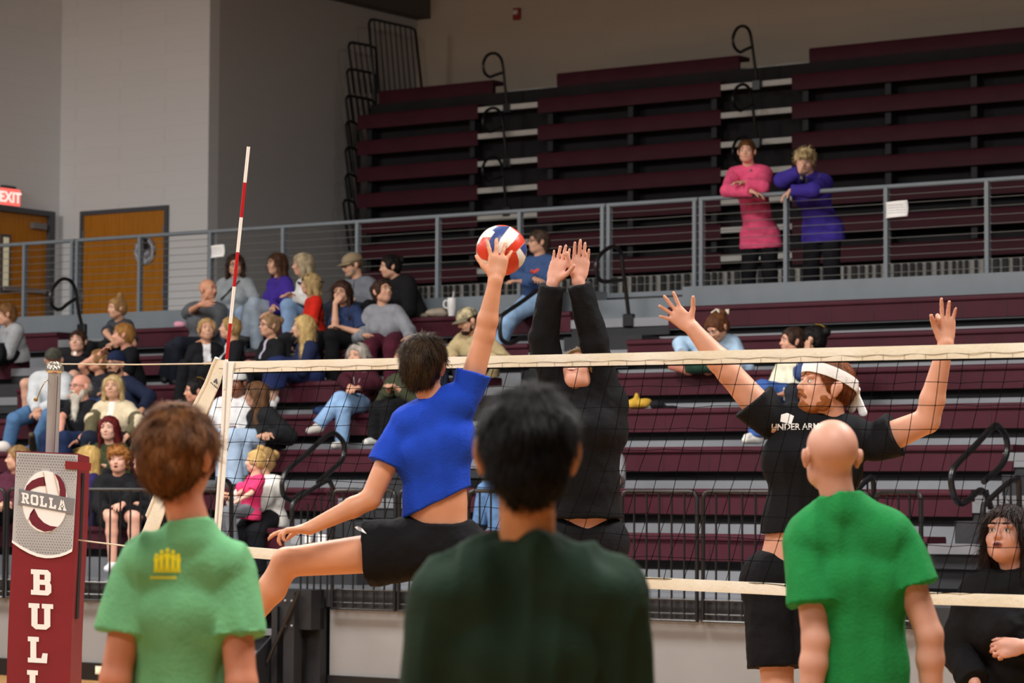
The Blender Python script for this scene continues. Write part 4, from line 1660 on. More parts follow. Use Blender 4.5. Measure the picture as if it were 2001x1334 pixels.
    for a in ('L', 'R'):
        sh, el, wri = J['sh' + a], J['el' + a], J['wr' + a]
        sl = top.get('sleeve' + a, top.get('sleeve', 2))
        if sl < 1:
            e2 = sh + (el - sh) * sl
            n = unit(el - sh)
            fl = top.get('flare', 0.014)
            T.cap(sh + n * 0.02, e2 + n * 0.06, armr[0] + th * 0.7, armr[0] + th * 0.7 + fl, top.get('sk', 0.014), cut=[(e2, n)])
        else:
            T.cap(sh, el, armr[0] + th * lf, armr[1] + th * lf, 0.02)
            f2 = min(1.0, sl - 1)
            e2 = el + (wri - el) * f2
            n = unit(wri - el)
            T.cap(el, e2 + n * 0.02, armr[1] + th * lf, armr[2] + th * 0.9 + (1 - f2) * 0.01, 0.02, cut=[(e2 - n * 0.006, n)])
    trim = []
    nb = unit(c - neck)
    nl = top.get('neckline', 0.012)
    if top.get('hood'):
        T.cap(neck - fw * 0.06 + side * 0.05, neck - fw * 0.06 - side * 0.05, 0.048, None, 0.02)
        T.cap(neck + side * 0.075 - fw * 0.03, neck + side * 0.03 + fw * 0.055 - up * 0.015, 0.030, 0.024, 0.02)
        T.cap(neck - side * 0.075 - fw * 0.03, neck - side * 0.03 + fw * 0.055 - up * 0.015, 0.030, 0.024, 0.02)
    else:
        T.cap(neck - up * 0.02, neck + nb * 0.05, 0.084 * (0.9 if fem else 1) * nk, 0.074 * (0.9 if fem else 1) * nk, 0.012, cut=[(neck + nb * (nl + 0.012) - fw * 0.01, nb * 1.0 + fw * top.get('vn', 0.35))])
    hemc = top.get('hemcut')
    if hemc is None:
        trim.append((pel - dnv * hemv, -dnv))
    else:
        trim.append(hemc)
    cm = top.get('mat') or cloth(tc)
    v, q = T.mesh(cvox or vox, trim=trim, noise=fold_noise(wr, seed, drape))
    mats, mi = [cm], None
    if top.get('panel'):
        # a front opening shows the shirt below in another colour
        mats = [cm, cloth(top['panel'])]
        cen = v[q].mean(1)
        rel = cen - smid
        wd = top.get('panelw', 0.035)
        mi = ((np.abs(rel @ sd) < wd) & (rel @ fw > 0)).astype(int)
    if top.get('lower'):
        cen = v[q].mean(1)
        mats = mats + [cloth(top['lower'])]
        mi = np.zeros(len(q), int) if mi is None else mi
        for a in 'LR':
            p0, p1 = J['el' + a] * 0.75 + J['sh' + a] * 0.25, J['wr' + a]
            ba = p1 - p0
            tt_ = np.clip(((cen - p0) @ ba) / ba.dot(ba), 0, 1)
            dd = np.linalg.norm(cen - p0 - tt_[:, None] * ba, axis=1)
            mi[dd < 0.085] = len(mats) - 1
    top_o = np_obj(top.get('name', 'shirt'), v, q, mats, t, mi=mi)
    # ---- bottom
    if bottom:
        Bm = SDF()
        bt = bottom.get('t', 0.012)
        gg = g * S_
        Bm.cap(hipL, hipR, 0.100 * gg + bt, None, 0.03, flat=fw, fs=0.97)
        Bm.cap(pel, pel + up * 0.10, 0.122 * gg + bt * 0.6, 0.120 * gg + bt * 0.5, 0.03, flat=fw, fs=0.82, cut=[(pel + up * bottom.get('waist', 0.07), up)])
        ln = bottom.get('len', 2)
        for a in ('L', 'R'):
            hp = hipL if a == 'L' else hipR
            kn, an = J['kn' + a], J['an' + a]
            if ln < 1:
                e2 = hp + (kn - hp) * ln
                n = unit(kn - hp)
                Bm.cap(hp, e2 + n * 0.05, legr[0] + bt, legr[0] * 0.92 + bt * 2.0, 0.03, cut=[(e2, n)])
            else:
                Bm.cap(hp, kn, legr[0] + bt, legr[1] + bt, 0.03)
                if ln > 1:
                    e2 = kn + (an - kn) * min(1, ln - 1)
                    n = unit(an - kn)
                    Bm.cap(kn, e2 + n * 0.03, legr[1] + bt, legr[2] + bt * bottom.get('wide', 1.6), 0.02, cut=[(e2 + n * 0.005, n)])
        v, q = Bm.mesh(cvox or vox, noise=fold_noise(wr * 0.8, seed + 50))
        np_obj('shorts' if ln <= 1.2 else bottom.get('name', 'trousers'), v, q, cloth(bottom['col']), t)
    if shoes and not barefeet:
        for a in ('L', 'R'):
            an = J['an' + a]
            toe = J.get('toe' + a, an + fwd * 0.15 * S_ - UPV * 0.05)
            Sh = SDF()
            fd = unit(toe - an)
            Sh.cap(an - UPV * 0.035 * S_ - fd * 0.015, toe, 0.046 * S_, 0.034 * S_, 0.02)
            Sh.cap(an, an - UPV * 0.03, 0.046 * S_, 0.046 * S_, 0.02, cut=[(an + UPV * 0.01, UPV)])
            v, q = Sh.mesh(vox)
            so = np_obj('shoe', v, q, mat('shoe_' + shoes, srgb(shoes), 0.6), t)
    # ---- hair, beard, hat
    if hair:
        style, h1, h2 = hair
        make_hair(t, c, R, hs, style, hairm(h1, h2), 500 if hdens is None else hdens, hvox or min(0.007, vox), seed,
                  strand_w=0.005 if hdens is None else 0.0028, hv=hv)
    if beard:
        bc, bl = beard
        S = SDF()
        def L(x, y, z):
            return c + hs * (R[0] * x + R[1] * y + R[2] * z)
        S.ell(L(0, 0.045, -0.080), np.array([0.046, 0.044, 0.038]) * hs, R, 0.015)
        for s in (-1, 1):
            S.ell(L(s * 0.050, 0.018, -0.052), np.array([0.020, 0.036, 0.040]) * hs, R, 0.015)
            S.cap(L(s * 0.004, 0.097, -0.035), L(s * 0.026, 0.086, -0.050), 0.008 * hs, 0.007 * hs, 0.008)
        S.ell(L(0, 0.075, -0.082), np.array([0.026, 0.018, 0.022]) * hs, R, 0.015)
        if bl > 0.02:
            S.cap(L(0, 0.055, -0.10), L(0, 0.055, -0.10) - UPV * bl + R[1] * 0.01, 0.045 * hs, 0.026 * hs, 0.02, flat=R[1], fs=0.7)
        def nz(v, q):
            return v + vnormals(v, q) * (0.004 * vnoise(v, 60, 5))[:, None]
        v, q = S.mesh(min(vox, 0.007), noise=nz)
        if bl > 0.02:
            sv, sq = strands(v, q, 500, 0.06, 0.005, lambda p: np.tile(-UPV, (len(p), 1)), seed, lift=0.05)
            v, q = join((v, q), (sv, sq))
        np_obj('beard', v, q, hairm(bc, bc), t)
    if hat:
        make_hat(t, c, R, hs, **hat)
    return t, body, top_o


# ------------------------------------------------------------------ seated people
def seated(label, row, head, hip_x=None, az=-35, look=None, lean=0.06, S_=1.0, fem=False, dz=0.0, dq=0.0, legaz=None,
           lh=None, rh=None, le=None, re=None, kl=None, kr=None, al=None, ar=None, shw=1.0, splay=6, hs=1.0, tl=None, tr=None, **kw):
    """head: pixel of the head centre; lh/rh/kl...: pixel + metres towards the court for hands, knees, ankles"""
    q = SEAT_Q[row] + 0.14 + dq
    zs = SEAT_Z[row] + dz
    c = npv(SQ(head[0], head[1], q - lean))
    hx = hip_x if hip_x is not None else head[0]
    p = SQ(hx, 700, q)
    aa = p.dot(AU)
    pel = npv(ST(aa, q, zs + 0.105 * S_))
    look = look or (az, 0, 0)
    R = frame(*look)
    Fr = frame(az)
    side, fwd = Fr[0], Fr[1]
    up = unit(c - pel)
    neck = c - up * 0.150 * hs - R[2] * 0.03 - R[1] * 0.018
    J = dict(pelvis=pel, neck=neck)
    sw = 0.165 * S_ * shw * (0.9 if fem else 1)
    J['shL'] = neck + side * sw - up * 0.045 * S_
    J['shR'] = neck - side * sw - up * 0.045 * S_
    def P3(v):
        if len(v) == 3 and abs(v[0]) > 5:
            return npv(SQ(v[0], v[1], q - v[2]))
        return np.array(v, float)
    la = az if legaz is None else legaz
    zf = zs - 0.47
    for a, s, k, an, w, e, tt in (('L', 1, kl, al, lh, le, tl), ('R', -1, kr, ar, rh, re, tr)):
        hp = pel + side * s * 0.085 * S_ - UPV * 0.02
        J['hip' + a] = hp
        ld = dirv(la + s * splay)
        J['kn' + a] = P3(k) if k else hp + ld * 0.42 * S_ + UPV * (0.03 if S_ > 0.8 else -0.02)
        if an:
            J['an' + a] = P3(an)
        else:
            kk = J['kn' + a]
            d2 = unit(np.array([ld[0], ld[1], 0]))
            x = kk - d2 * 0.04
            J['an' + a] = np.array([x[0], x[1], max(zf + 0.085, kk[2] - 0.44 * S_)])
        J['toe' + a] = P3(tt) if tt else J['an' + a] + ld * 0.13 * S_ - UPV * 0.045
        wp = P3(w) if w else pel + fwd * 0.27 * S_ + side * s * 0.06 + UPV * 0.10
        sh = J['sh' + a]
        L1, L2 = 0.27 * S_, 0.24 * S_
        dd = np.linalg.norm(wp - sh)
        if dd > (L1 + L2) * 0.98:
            wp = sh + (wp - sh) * (L1 + L2) * 0.98 / dd
        J['wr' + a] = wp
        J['el' + a] = P3(e) if e else ik(sh, wp, L1, L2, side * s * 0.7 - UPV * 0.8 - fwd * 0.35)
    return person(label, J, az, c, head, look, S_=S_, fem=fem, hs=hs * 1.04, **kw)

# ================================================================== the crowd
GC = None
seated('dark haired woman with glasses in a grey sweatshirt, sitting behind the bald man', 7, (460, 519), 462, az=-5, look=(5, -5, 0),
       fem=True, top=dict(col='8a9094', sleeve=2, t=0.028), bottom=dict(col='8fa3bd'), hair=('long', '2b1d18', '3d2a22'), glasses=True, lean=0.04,
       lh=(505, 618, 0.3), rh=(425, 620, 0.3), brow='2b1d18', seed=1, g=1.05, group=GC)
seated('woman in a purple hoodie with long brown hair and faded jeans, legs crossed', 7, (541, 517), 548, az=-55, look=(-62, 0, 0),
       fem=True, top=dict(col='3d2a86', sleeve=2, t=0.024, hood=True), bottom=dict(col='93a0ae', t=0.02), hair=('long', '3a261c', '5a3d2a'), lean=0.05,
       lh=(530, 610, 0.32), rh=(535, 600, 0.3), kl=(497, 595, 0.38), kr=(488, 606, 0.4), al=(503, 680, 0.3), ar=(478, 655, 0.4), brow='2b1d18', seed=2)
seated('older woman with an ash blond bob in a white sweatshirt and ripped jeans', 7, (591, 518), 605, az=-70, look=(-80, -5, 0),
       fem=True, top=dict(col='d9d9d6', sleeve=2, t=0.026), bottom=dict(col='7f9cc0', t=0.018), hair=('bob', 'b8a888', '8d8069'), lean=0.12,
       lh=(573, 580, 0.36), rh=(571, 578, 0.34), kl=(566, 596, 0.36), kr=(562, 598, 0.38), al=(572, 670, 0.35), ar=(566, 665, 0.38), brow='8d8069', seed=3)
seated('man in a khaki cap and glasses with a goatee and grey quarter zip pullover', 7, (688, 519), 712, az=-35, look=(-62, -14, 0),
       top=dict(col='6b6e76', sleeve=2, t=0.024, panel='3b3e48', panelw=0.008), bottom=dict(col='2c3342'), hair=('crop', '5a4a3c', '6b5a48'), beard=('8d7a66', 0.0), glasses=True,
       hat=dict(kind='cap', col='8a7c66', col2='8a7a60'), lean=0.10, g=1.08, hs=1.03, seed=4)
seated('person with tied black hair in a black jacket beside the man in the khaki cap', 7, (762, 522), 795, az=-50, look=(-72, -8, 0),
       top=dict(col='161618', sleeve=2, t=0.045, hood=True), bottom=dict(col='141416'), hair=('tied', '0d0b0c', '17130f'), lean=0.18, g=1.12, brow='0d0b0c',
       lh=(770, 640, 0.3), rh=(760, 640, 0.3), seed=5)
seated('bald man in a charcoal hoodie pointing with his raised bare forearm, black trousers', 6, (407, 567), 398, az=10, look=(52, 0, 0),
       top=dict(col='54575c', sleeve=1.35, t=0.026, hood=True), bottom=dict(col='1e222c', t=0.02), beard=None, hair=None, lean=0.06, g=1.06, sk='c58e72', brow='6d4c3a',
       rh=(392, 595, 0.34), re=(367, 612, 0.14), hands={'R': dict(d=dirv(85, 8), pn=dirv(0, 0), th=UPV, curl=(8, 8, 10, 12), s=1.0)},
       kl=(350, 672, 0.40), kr=(338, 680, 0.40), al=(338, 740, 0.35), ar=(322, 735, 0.38), lh=(395, 668, 0.30), shoes='24262c', mouth='open', seed=6)
seated('child in a bright red shirt and backwards black cap with sandy hair', 6, (606, 556), 618, az=-75, look=(-88, 0, 0), S_=0.82, hs=0.90,
       top=dict(col='c22618', sleeve=2, t=0.022), bottom=dict(col='23242a'), hair=('bob', 'b39a6c', '8f7850'), hat=dict(kind='cap', col='141416', backward=True), dz=0.03, seed=7)
seated('young woman in a navy t-shirt holding her hand to her mouth, long brown hair', 6, (668, 572), 690, az=-45, look=(-20, -8, 0),
       fem=True, top=dict(col='2c3a5c', sleeve=0.75, t=0.024, flare=0.022), bottom=dict(col='131417', t=0.02), hair=('long', '2b1b16', '40291f'), lean=0.20,
       rh=(655, 592, 0.34), re=(655, 640, 0.34), lh=(668, 640, 0.32), hands={'R': dict(d=unit(dirv(60, 45)), pn=dirv(150, 0), th=UPV, curl=(70, 70, 70, 70), s=0.9)}, brow='2b1b16', seed=8)
seated('young woman in a grey knitted sweater and maroon trousers looking up, hair tied back', 6, (747, 571), 758, az=-15, look=(42, 14, 0),
       fem=True, top=dict(col='84878e', sleeve=2, t=0.034), bottom=dict(col='4a1a2a', t=0.026), hair=('tied', '2a1c18', '3d2a20'), lean=0.08,
       rh=(713, 655, 0.30), lh=(800, 660, 0.22), kl=(765, 680, 0.42), kr=(722, 680, 0.42), brow='2a1c18', mouth='closed', g=1.06, hs=1.03, seed=9)
seated('bearded man in a tan hoodie and camouflage cap leaning forward', 5, (913, 628), 935, az=-40, look=(-55, -22, 0),
       top=dict(col='b5a37c', sleeve=2, t=0.026, hood=True), bottom=dict(col='232a3c', t=0.02), hair=('crop', '33241b', '3f2d22'), beard=('2a1d17', 0.0), lean=0.24, g=1.10,
       hat=dict(kind='cap', col='c2b48e', col2='6f6a58'), rh=(888, 700, 0.38), lh=(960, 700, 0.30), re=(880, 690, 0.25), seed=10)
seated('man with glasses in a blue sweatshirt with red lettering and light jeans, arms crossed', 7, (1052, 474), 1050, az=-42, look=(-68, 0, 0),
       top=dict(col='3b527c', sleeve=2, t=0.024), bottom=dict(col='8fb0d4', t=0.016), hair=('short', '3d2f26', '55443a'), glasses=True, lean=0.02, g=1.06, dz=0.05,
       rh=(1045, 545, 0.30), lh=(1018, 550, 0.30), re=(1010, 540, 0.16), le=(1075, 555, 0.12), kl=(1000, 615, 0.5), kr=(990, 630, 0.52), al=(975, 680, 0.45), ar=(968, 700, 0.5),
       shoes='1e1f22', brow='3d2f26', seed=11)
seated('smiling blond girl in a black jacket over a white hoodie', 5, (404, 645), 400, az=15, look=(14, 8, 0), S_=0.9, hs=0.97, fem=True,
       top=dict(col='17181c', sleeve=2, t=0.024, panel='d6d6d8', panelw=0.04, hood=True), bottom=dict(col='17181c', t=0.02), hair=('pony', 'b59468', '96784f'), mouth='smile', lips='b56a62',
       brow='8f744f', kl=(385, 720, 0.40), kr=(362, 715, 0.40), al=(372, 790, 0.38), ar=(352, 780, 0.4), seed=12)
seated('girl with a blond braid in a black jacket, seated right behind the antenna', 5, (449, 642), 462, az=-70, look=(-78, 5, 0), S_=0.9, hs=0.97, fem=True,
       top=dict(col='17181c', sleeve=2, t=0.026, hood=True, panel='cfcfd0', panelw=0.05), bottom=dict(col='17181c', t=0.02), hair=('braid', 'b2935f', '8d7145'), brow='8f744f', seed=13)
seated('girl with glasses and tied back hair in a black jacket over a lilac shirt', 5, (526, 637), 535, az=-55, look=(-58, 0, 0), S_=0.92, hs=0.97, fem=True,
       top=dict(col='17181b', sleeve=2, t=0.028, hood=True, panel='b9b2c8', panelw=0.022), bottom=dict(col='1a1c22', t=0.02), hair=('tied', '7d6347', '94775a'), glasses=True, brow='6b533b', seed=14)
seated('girl with very long straight blond hair in a navy top and skirt', 5, (592, 640), 605, az=-70, look=(-82, 2, 0), S_=0.94, hs=0.98, fem=True,
       top=dict(col='202846', sleeve=2, t=0.026), bottom=dict(col='222c54', t=0.045, len=1.6), hair=('long', 'cdb27a', 'b0935c'), lean=0.14, brow='a88c5c',
       kl=(545, 715, 0.38), kr=(535, 718, 0.4), al=(535, 775, 0.36), ar=(530, 785, 0.4), sk='d0a58c', shoes='d8d8d8', seed=15)
seated('young man in a light grey hoodie and black shorts at the left edge', 6, (12, 615), 30, az=-60, look=(-72, -8, 0),
       top=dict(col='9a9ea2', sleeve=2, t=0.030, hood=True), bottom=dict(col='141519', len=0.85, t=0.02), hair=('short', '6b4a2c', '84603a'), lean=0.26, brow='6b4a2c',
       kl=(-18, 690, 0.45), kr=(-24, 695, 0.45), seed=16)
seated('young man with dark brown hair in a black polo shirt with white shoulder marks', 5, (152, 668), 140, az=-5, look=(-12, 6, 0),
       top=dict(col='15161c', sleeve=0.8, t=0.020), bottom=dict(col='1a1a1e', len=0.45), kr=(50, 750, 0.36), ar=(52, 822, 0.30), hair=('short', '2f2019', '432e22'), lean=0.02, brow='2f2019', lips='a8605a', sk='cfa08a',
       lh=(190, 740, 0.3), rh=(120, 735, 0.35), seed=17)
seated('girl with a messy top bun in a dark grey t-shirt, arms folded on her knees', 6, (228, 603), 236, az=-35, look=(-55, -5, 0), S_=0.92, hs=0.95, fem=True,
       top=dict(col='3a3d42', sleeve=0.8, t=0.020), bottom=dict(col='1c1d20'), hair=('bun', 'a07d4e', '7d5f3c'), lean=0.16, brow='7d5f3c',
       rh=(222, 667, 0.36), re=(207, 650, 0.25), lh=(228, 672, 0.36), seed=18)
seated('strawberry blond young man in a black t-shirt seen in profile', 5, (240, 655), 258, az=-65, look=(-82, 0, 0),
       top=dict(col='121317', sleeve=0.8, t=0.022), bottom=dict(col='17171a'), hair=('short', 'a5773f', '8a6030'), lean=0.14, brow='a5773f', sk='d29a82', seed=19)
seated('man with a white goatee in a camouflage cap and white sweatshirt, blue jeans', 4, (105, 704), 92, az=-10, look=(0, -8, 0),
       top=dict(col='bfc4c8', sleeve=2, t=0.030, hood=True), bottom=dict(col='4f739c', t=0.018), hair=('crop', '8d8880', 'a39e96'), beard=('c9c5be', 0.0),
       hat=dict(kind='cap', col='4c4c42', col2='3c3c36'), g=1.1, lean=0.04, lh=(80, 800, 0.34), rh=(72, 803, 0.34), le=(128, 775, 0.2), kl=(95, 815, 0.42), kr=(28, 820, 0.42), ar=(15, 875, 0.42), al=(65, 880, 0.4),
       tl=(62, 850, 0.62), sk='c09078', shoes='4a3d2e', seed=20)
seated('old bald man with glasses and a long white beard in a black t-shirt', 3, (157, 756), 172, az=-40, look=(-45, 0, 0),
       top=dict(col='16171b', sleeve=0.8, t=0.022), bottom=dict(col='1f2c4c', t=0.02), hair=('balding', 'b9b3aa', 'a39d94'), beard=('d6d2c6', 0.18), glasses=True, g=1.08, lean=0.10,
       lh=(150, 862, 0.32), rh=(118, 850, 0.36), re=(120, 815, 0.2), le=(185, 835, 0.12), hands={'L': dict(d=dirv(-75, -15), pn=-UPV, th=dirv(0), curl=(8, 8, 8, 8), s=1.0)}, sk='cf9480', brow='c9c5be', hs=1.04, seed=21)
seated('woman in a black patterned t-shirt with one bare arm raised to her head', 4, (192, 706), 196, az=-50, look=(-72, 10, 0), fem=True,
       top=dict(col='22242a', sleeve=0.6, t=0.022), bottom=dict(col='1d1e22'), hair=('tied', '7d5a3a', '94714a'), brow='6b4a2c',
       rh=(198, 690, 0.10), re=(160, 715, 0.18), sk='c9937a', seed=22)
seated('bearded man in a navy beanie and glasses with a dark plaid shirt', 4, (226, 712), 246, az=-40, look=(-30, 0, 0),
       top=dict(col='1b2238', sleeve=2, t=0.028), bottom=dict(col='2c3c5c', t=0.02), hair=None, beard=('2b1f1a', 0.0), glasses=True, hat=dict(kind='beanie', col='1a2440'),
       lh=(278, 800, 0.28), le=(293, 775, 0.1), lean=0.10, g=1.06, sk='b98a70', brow='221814', seed=23)
seated('blond woman in a cream fleece jacket over a white shirt, hand on her hip', 3, (221, 758), 228, az=-12, look=(-10, 6, 0), fem=True,
       top=dict(col='cdbfa2', sleeve=2, t=0.034, panel='e2ddd6', panelw=0.03, lower='5c5640'), bottom=dict(col='1b2333', t=0.02), hair=('bob', 'c9b184', 'a8905f'), lean=0.04, g=1.05,
       rh=(176, 852, 0.34), re=(180, 820, 0.22), lh=(250, 850, 0.18), le=(272, 825, 0.06), brow='8f7850', seed=24)
seated('girl with long straight dark red hair in a dark green top', 2, (213, 838), 216, az=-15, look=(-12, 0, 0), fem=True, S_=0.92, hs=0.98,
       top=dict(col='2c3a26', sleeve=2, t=0.022), bottom=dict(col='1c1d20'), hair=('long', '6b1c1c', '4a1414'), brow='3d1a16', sk='dcae98', seed=25)
seated('black haired woman in black with a gold hair clip beside the slanted net end', 3, (382, 765), 398, az=-60, look=(-72, -5, 0), fem=True,
       top=dict(col='17171a', sleeve=2, t=0.026), bottom=dict(col='15161a'), hair=('tied', '0f0d0e', '1a1516'), brow='0f0d0e', sk='c28a70', seed=26)
seated('person in a maroon sweatshirt with sandy hair, mostly hidden behind the red pad', 1, (34, 897), 22, az=-40, look=(-80, 0, 0),
       top=dict(col='4c2233', sleeve=2, t=0.028), bottom=dict(col='16171b', t=0.02), hair=('short', '7a6040', '96794f'), lh=(20, 985, 0.34), rh=(8, 985, 0.34), seed=27)
seated('girl with long blond hair in a purple jacket looking toward the red pad', 1, (172, 897), 186, az=-80, look=(-120, 0, 0), fem=True, S_=0.92, hs=0.98,
       top=dict(col='2a2352', sleeve=2, t=0.026), bottom=dict(col='1c2030'), hair=('long', 'c7a869', 'a88a4f'), seed=28)
seated('boy with curly ginger hair in a black jacket and bare knees', 1, (232, 900), 232, az=-8, look=(-8, 0, 0), S_=0.96,
       top=dict(col='17181b', sleeve=2, t=0.036), bottom=dict(col='16171a', len=0.7, t=0.02), hair=('mop', 'a8703a', '7d4f26'), brow='8a5a30', mouth='open', sk='d9a690',
       rh=(208, 1000, 0.34), lh=(240, 985, 0.34), kl=(262, 1010, 0.44), kr=(218, 1010, 0.44), shoes='e0e0e0', seed=29)
seated('brown haired boy with glasses in a black top, beside the ginger boy', 1, (282, 905), 295, az=-30, look=(-48, -12, 0), S_=0.96,
       top=dict(col='15161a', sleeve=2, t=0.026), bottom=dict(col='16171a', len=0.7), hair=('short', '4c3422', '6b4a2c'), glasses=True, dq=0.08, kl=(300, 1010, 0.44), kr=(262, 1015, 0.44), sk='d9a690', seed=30)
seated('person in a white hoodie, white cap and pale jeans behind the net end', 3, (462, 750), 462, az=-10, look=(-20, -5, 0),
       top=dict(col='d9dadc', sleeve=2, t=0.034, hood=True), bottom=dict(col='a9c0da', t=0.022), hair=('crop', '14100f', '1d1715'), hat=dict(kind='cap', col='d0d0d0', backward=True), sk='7a4a36', brow='14100f', g=1.05,
       kl=(480, 860, 0.42), kr=(448, 865, 0.42), al=(470, 925, 0.4), ar=(450, 930, 0.4), shoes='d5d2c6', seed=31)
seated('girl with long brown hair in a black puffer jacket and pale jeans', 3, (500, 772), 522, az=-60, look=(-78, -4, 0), fem=True,
       top=dict(col='1c1d20', sleeve=2, t=0.044), bottom=dict(col='a9c0da', t=0.022), hair=('long', '4a3323', '6b4c33'), lh=(528, 850, 0.28), rh=(522, 852, 0.3), lean=0.12, dq=-0.12, brow='4a3323', seed=32)
seated('adult in a white fleece hugging the small girl, face hidden behind her', 1, (512, 902), 520, az=-40, look=(-60, 0, 0), fem=True,
       top=dict(col='dcdad4', sleeve=2, t=0.040), bottom=dict(col='15161a', t=0.024), hair=('tied', 'a8885a', '8d7048'), lean=0.02, dq=0.14,
       rh=(450, 975, 0.42), re=(478, 985, 0.25), lh=(455, 968, 0.40), kl=(500, 1040, 0.4), kr=(470, 1045, 0.42), seed=33)
seated('small blond girl in a hot pink t-shirt sitting on a lap', 1, (499, 902), 492, az=-60, look=(-92, 0, 0), fem=True, S_=0.56, hs=0.80, dz=0.12, dq=-0.24,
       top=dict(col='d63a6b', sleeve=0.8, t=0.018), bottom=dict(col='6b6e74', t=0.016), hair=('bun', 'c9a86e', 'a3834f'), rh=(452, 975, 0.3), lh=(458, 985, 0.3), vox=0.008, sk='dcae98', lean=0.03, seed=34)
seated('older woman with a silver bob and pendant in a maroon top, light jeans, legs crossed', 4, (699, 697), 702, az=-25, look=(-32, -3, 0), fem=True,
       top=dict(col='3c1622', sleeve=2, t=0.028), bottom=dict(col='86a8d0', t=0.014), hair=('bob', 'b3aca2', '8f8a84'), lean=0.04, g=1.04,
       rh=(684, 755, 0.32), lh=(700, 758, 0.34), re=(672, 745, 0.15), le=(735, 750, 0.08), kl=(665, 780, 0.46), al=(622, 830, 0.62), tl=(604, 842, 0.70), kr=(672, 795, 0.46), ar=(668, 862, 0.44),
       shoes='b9b6b0', brow='8f8a84', sk='cf9c82', seed=35)
seated('person in a dark camouflage jacket and black trousers mostly hidden behind the blue shirt', 4, (790, 703), 800, az=-30, look=(-60, 0, 0),
       top=dict(col='3c4030', sleeve=2, t=0.034), bottom=dict(col='141518', t=0.02), hair=('short', '4c3a2c', '5c4836'), kr=(738, 800, 0.42), ar=(733, 855, 0.4), kl=(760, 800, 0.42), al=(755, 868, 0.4), shoes='c9c9c6', seed=36)
seated('woman in a pale blue sweatshirt with a ribboned hair knot looking down', 5, (1402, 640), 1390, az=-25, look=(-50, -38, 0), fem=True,
       top=dict(col='a9c6e0', sleeve=2, t=0.032), bottom=dict(col='2c4a3c', t=0.02), hair=('tied', '6b4228', '4f2f1c'), lean=0.24, rh=(1333, 690, 0.36), re=(1330, 672, 0.20), lh=(1420, 705, 0.30),
       kr=(1330, 706, 0.22), kl=(1412, 710, 0.26), ar=(1385, 716, 0.24), al=(1345, 716, 0.28), tr=(1400, 718, 0.26), tl=(1312, 716, 0.30), shoes='b5705c', brow='4f2f1c', seed=37)
seated('dark haired woman in a cream sweater and blue jeans', 4, (1548, 668), 1560, az=-50, look=(-74, 0, 0), fem=True,
       top=dict(col='dcd8c0', sleeve=2, t=0.034), bottom=dict(col='3c5c9c', t=0.02), hair=('tied', '2a1c18', '3d2a20'), lean=0.16, rh=(1500, 765, 0.40), lh=(1530, 770, 0.38),
       kl=(1500, 765, 0.45), kr=(1490, 760, 0.46), al=(1478, 845, 0.42), ar=(1480, 850, 0.44), shoes='d9d6d0', brow='2a1c18', sk='c8957c', seed=38)
seated('person with black hair and a gold clip resting a hand against the cheek', 4, (1588, 665), 1600, az=-20, look=(-110, -5, 0), fem=True,
       top=dict(col='3a4a74', sleeve=2, t=0.026), bottom=dict(col='2a2c34'), hair=('tied', '0d0b0c', '15100f'), lean=0.06, rh=(1578, 690, 0.16), re=(1565, 730, 0.2), seed=39,
       hands={'R': dict(d=UPV, pn=dirv(120), th=dirv(200), curl=(10, 10, 12, 14), s=0.95)})
seated('person in a grey shirt sitting low behind the blocker dressed in black', 2, (1165, 845), 1170, az=-20, look=(-20, 0, 0),
       top=dict(col='8a8a8e', sleeve=0.9, t=0.026), bottom=dict(col='3c4a66'), hair=('short', '3d2f26', '55443a'), g=1.1, seed=40)
seated('person in blue jeans sitting low behind the dark green shirt', 2, (1020, 850), 1020, az=-60, look=(-60, 0, 0),
       top=dict(col='2a2c34', sleeve=2, t=0.02), bottom=dict(col='6082ac', t=0.02), hair=('short', '3d2f26', '55443a'), kr=(950, 960, 0.45), kl=(965, 955, 0.45), ar=(940, 1020, 0.42), seed=41)


# ------------------------------------------------------------------ two boys leaning on the railing
def leaner(label, head, foot_x, az, look, **kw):
    q = Q_RAIL + 0.34
    c = npv(SQ(head[0], head[1], q - 0.12))
    p = SQ(foot_x, 450, q + 0.10)
    aa = p.dot(AU)
    S_ = kw.pop('S_', 1.0)
    ph = kw.pop('ph', 0.92)
    pel = npv(ST(aa, q + 0.18, Z_PLAT + ph * S_))
    Fr = frame(az)
    side, fwd = Fr[0], Fr[1]
    R = frame(*look)
    neck = c - unit(c - pel) * 0.150 - R[2] * 0.03 - R[1] * 0.02
    J = dict(pelvis=pel, neck=neck)
    P3 = lambda v: npv(SQ(v[0], v[1], q - v[2]))
    for a, s in (('L', 1), ('R', -1)):
        J['sh' + a] = neck + side * s * 0.165 * S_ - UPV * 0.055
        J['el' + a] = P3(kw.pop('e' + a))
        J['wr' + a] = P3(kw.pop('w' + a))
        J['kn' + a] = pel + side * s * 0.11 + fwd * 0.04 - UPV * 0.42 * S_
        J['an' + a] = npv(ST(*aq(Vector(pel))[:2], Z_PLAT + 0.09)) + side * s * 0.13
    return person(label, J, az, c, head, look, S_=S_, **kw)


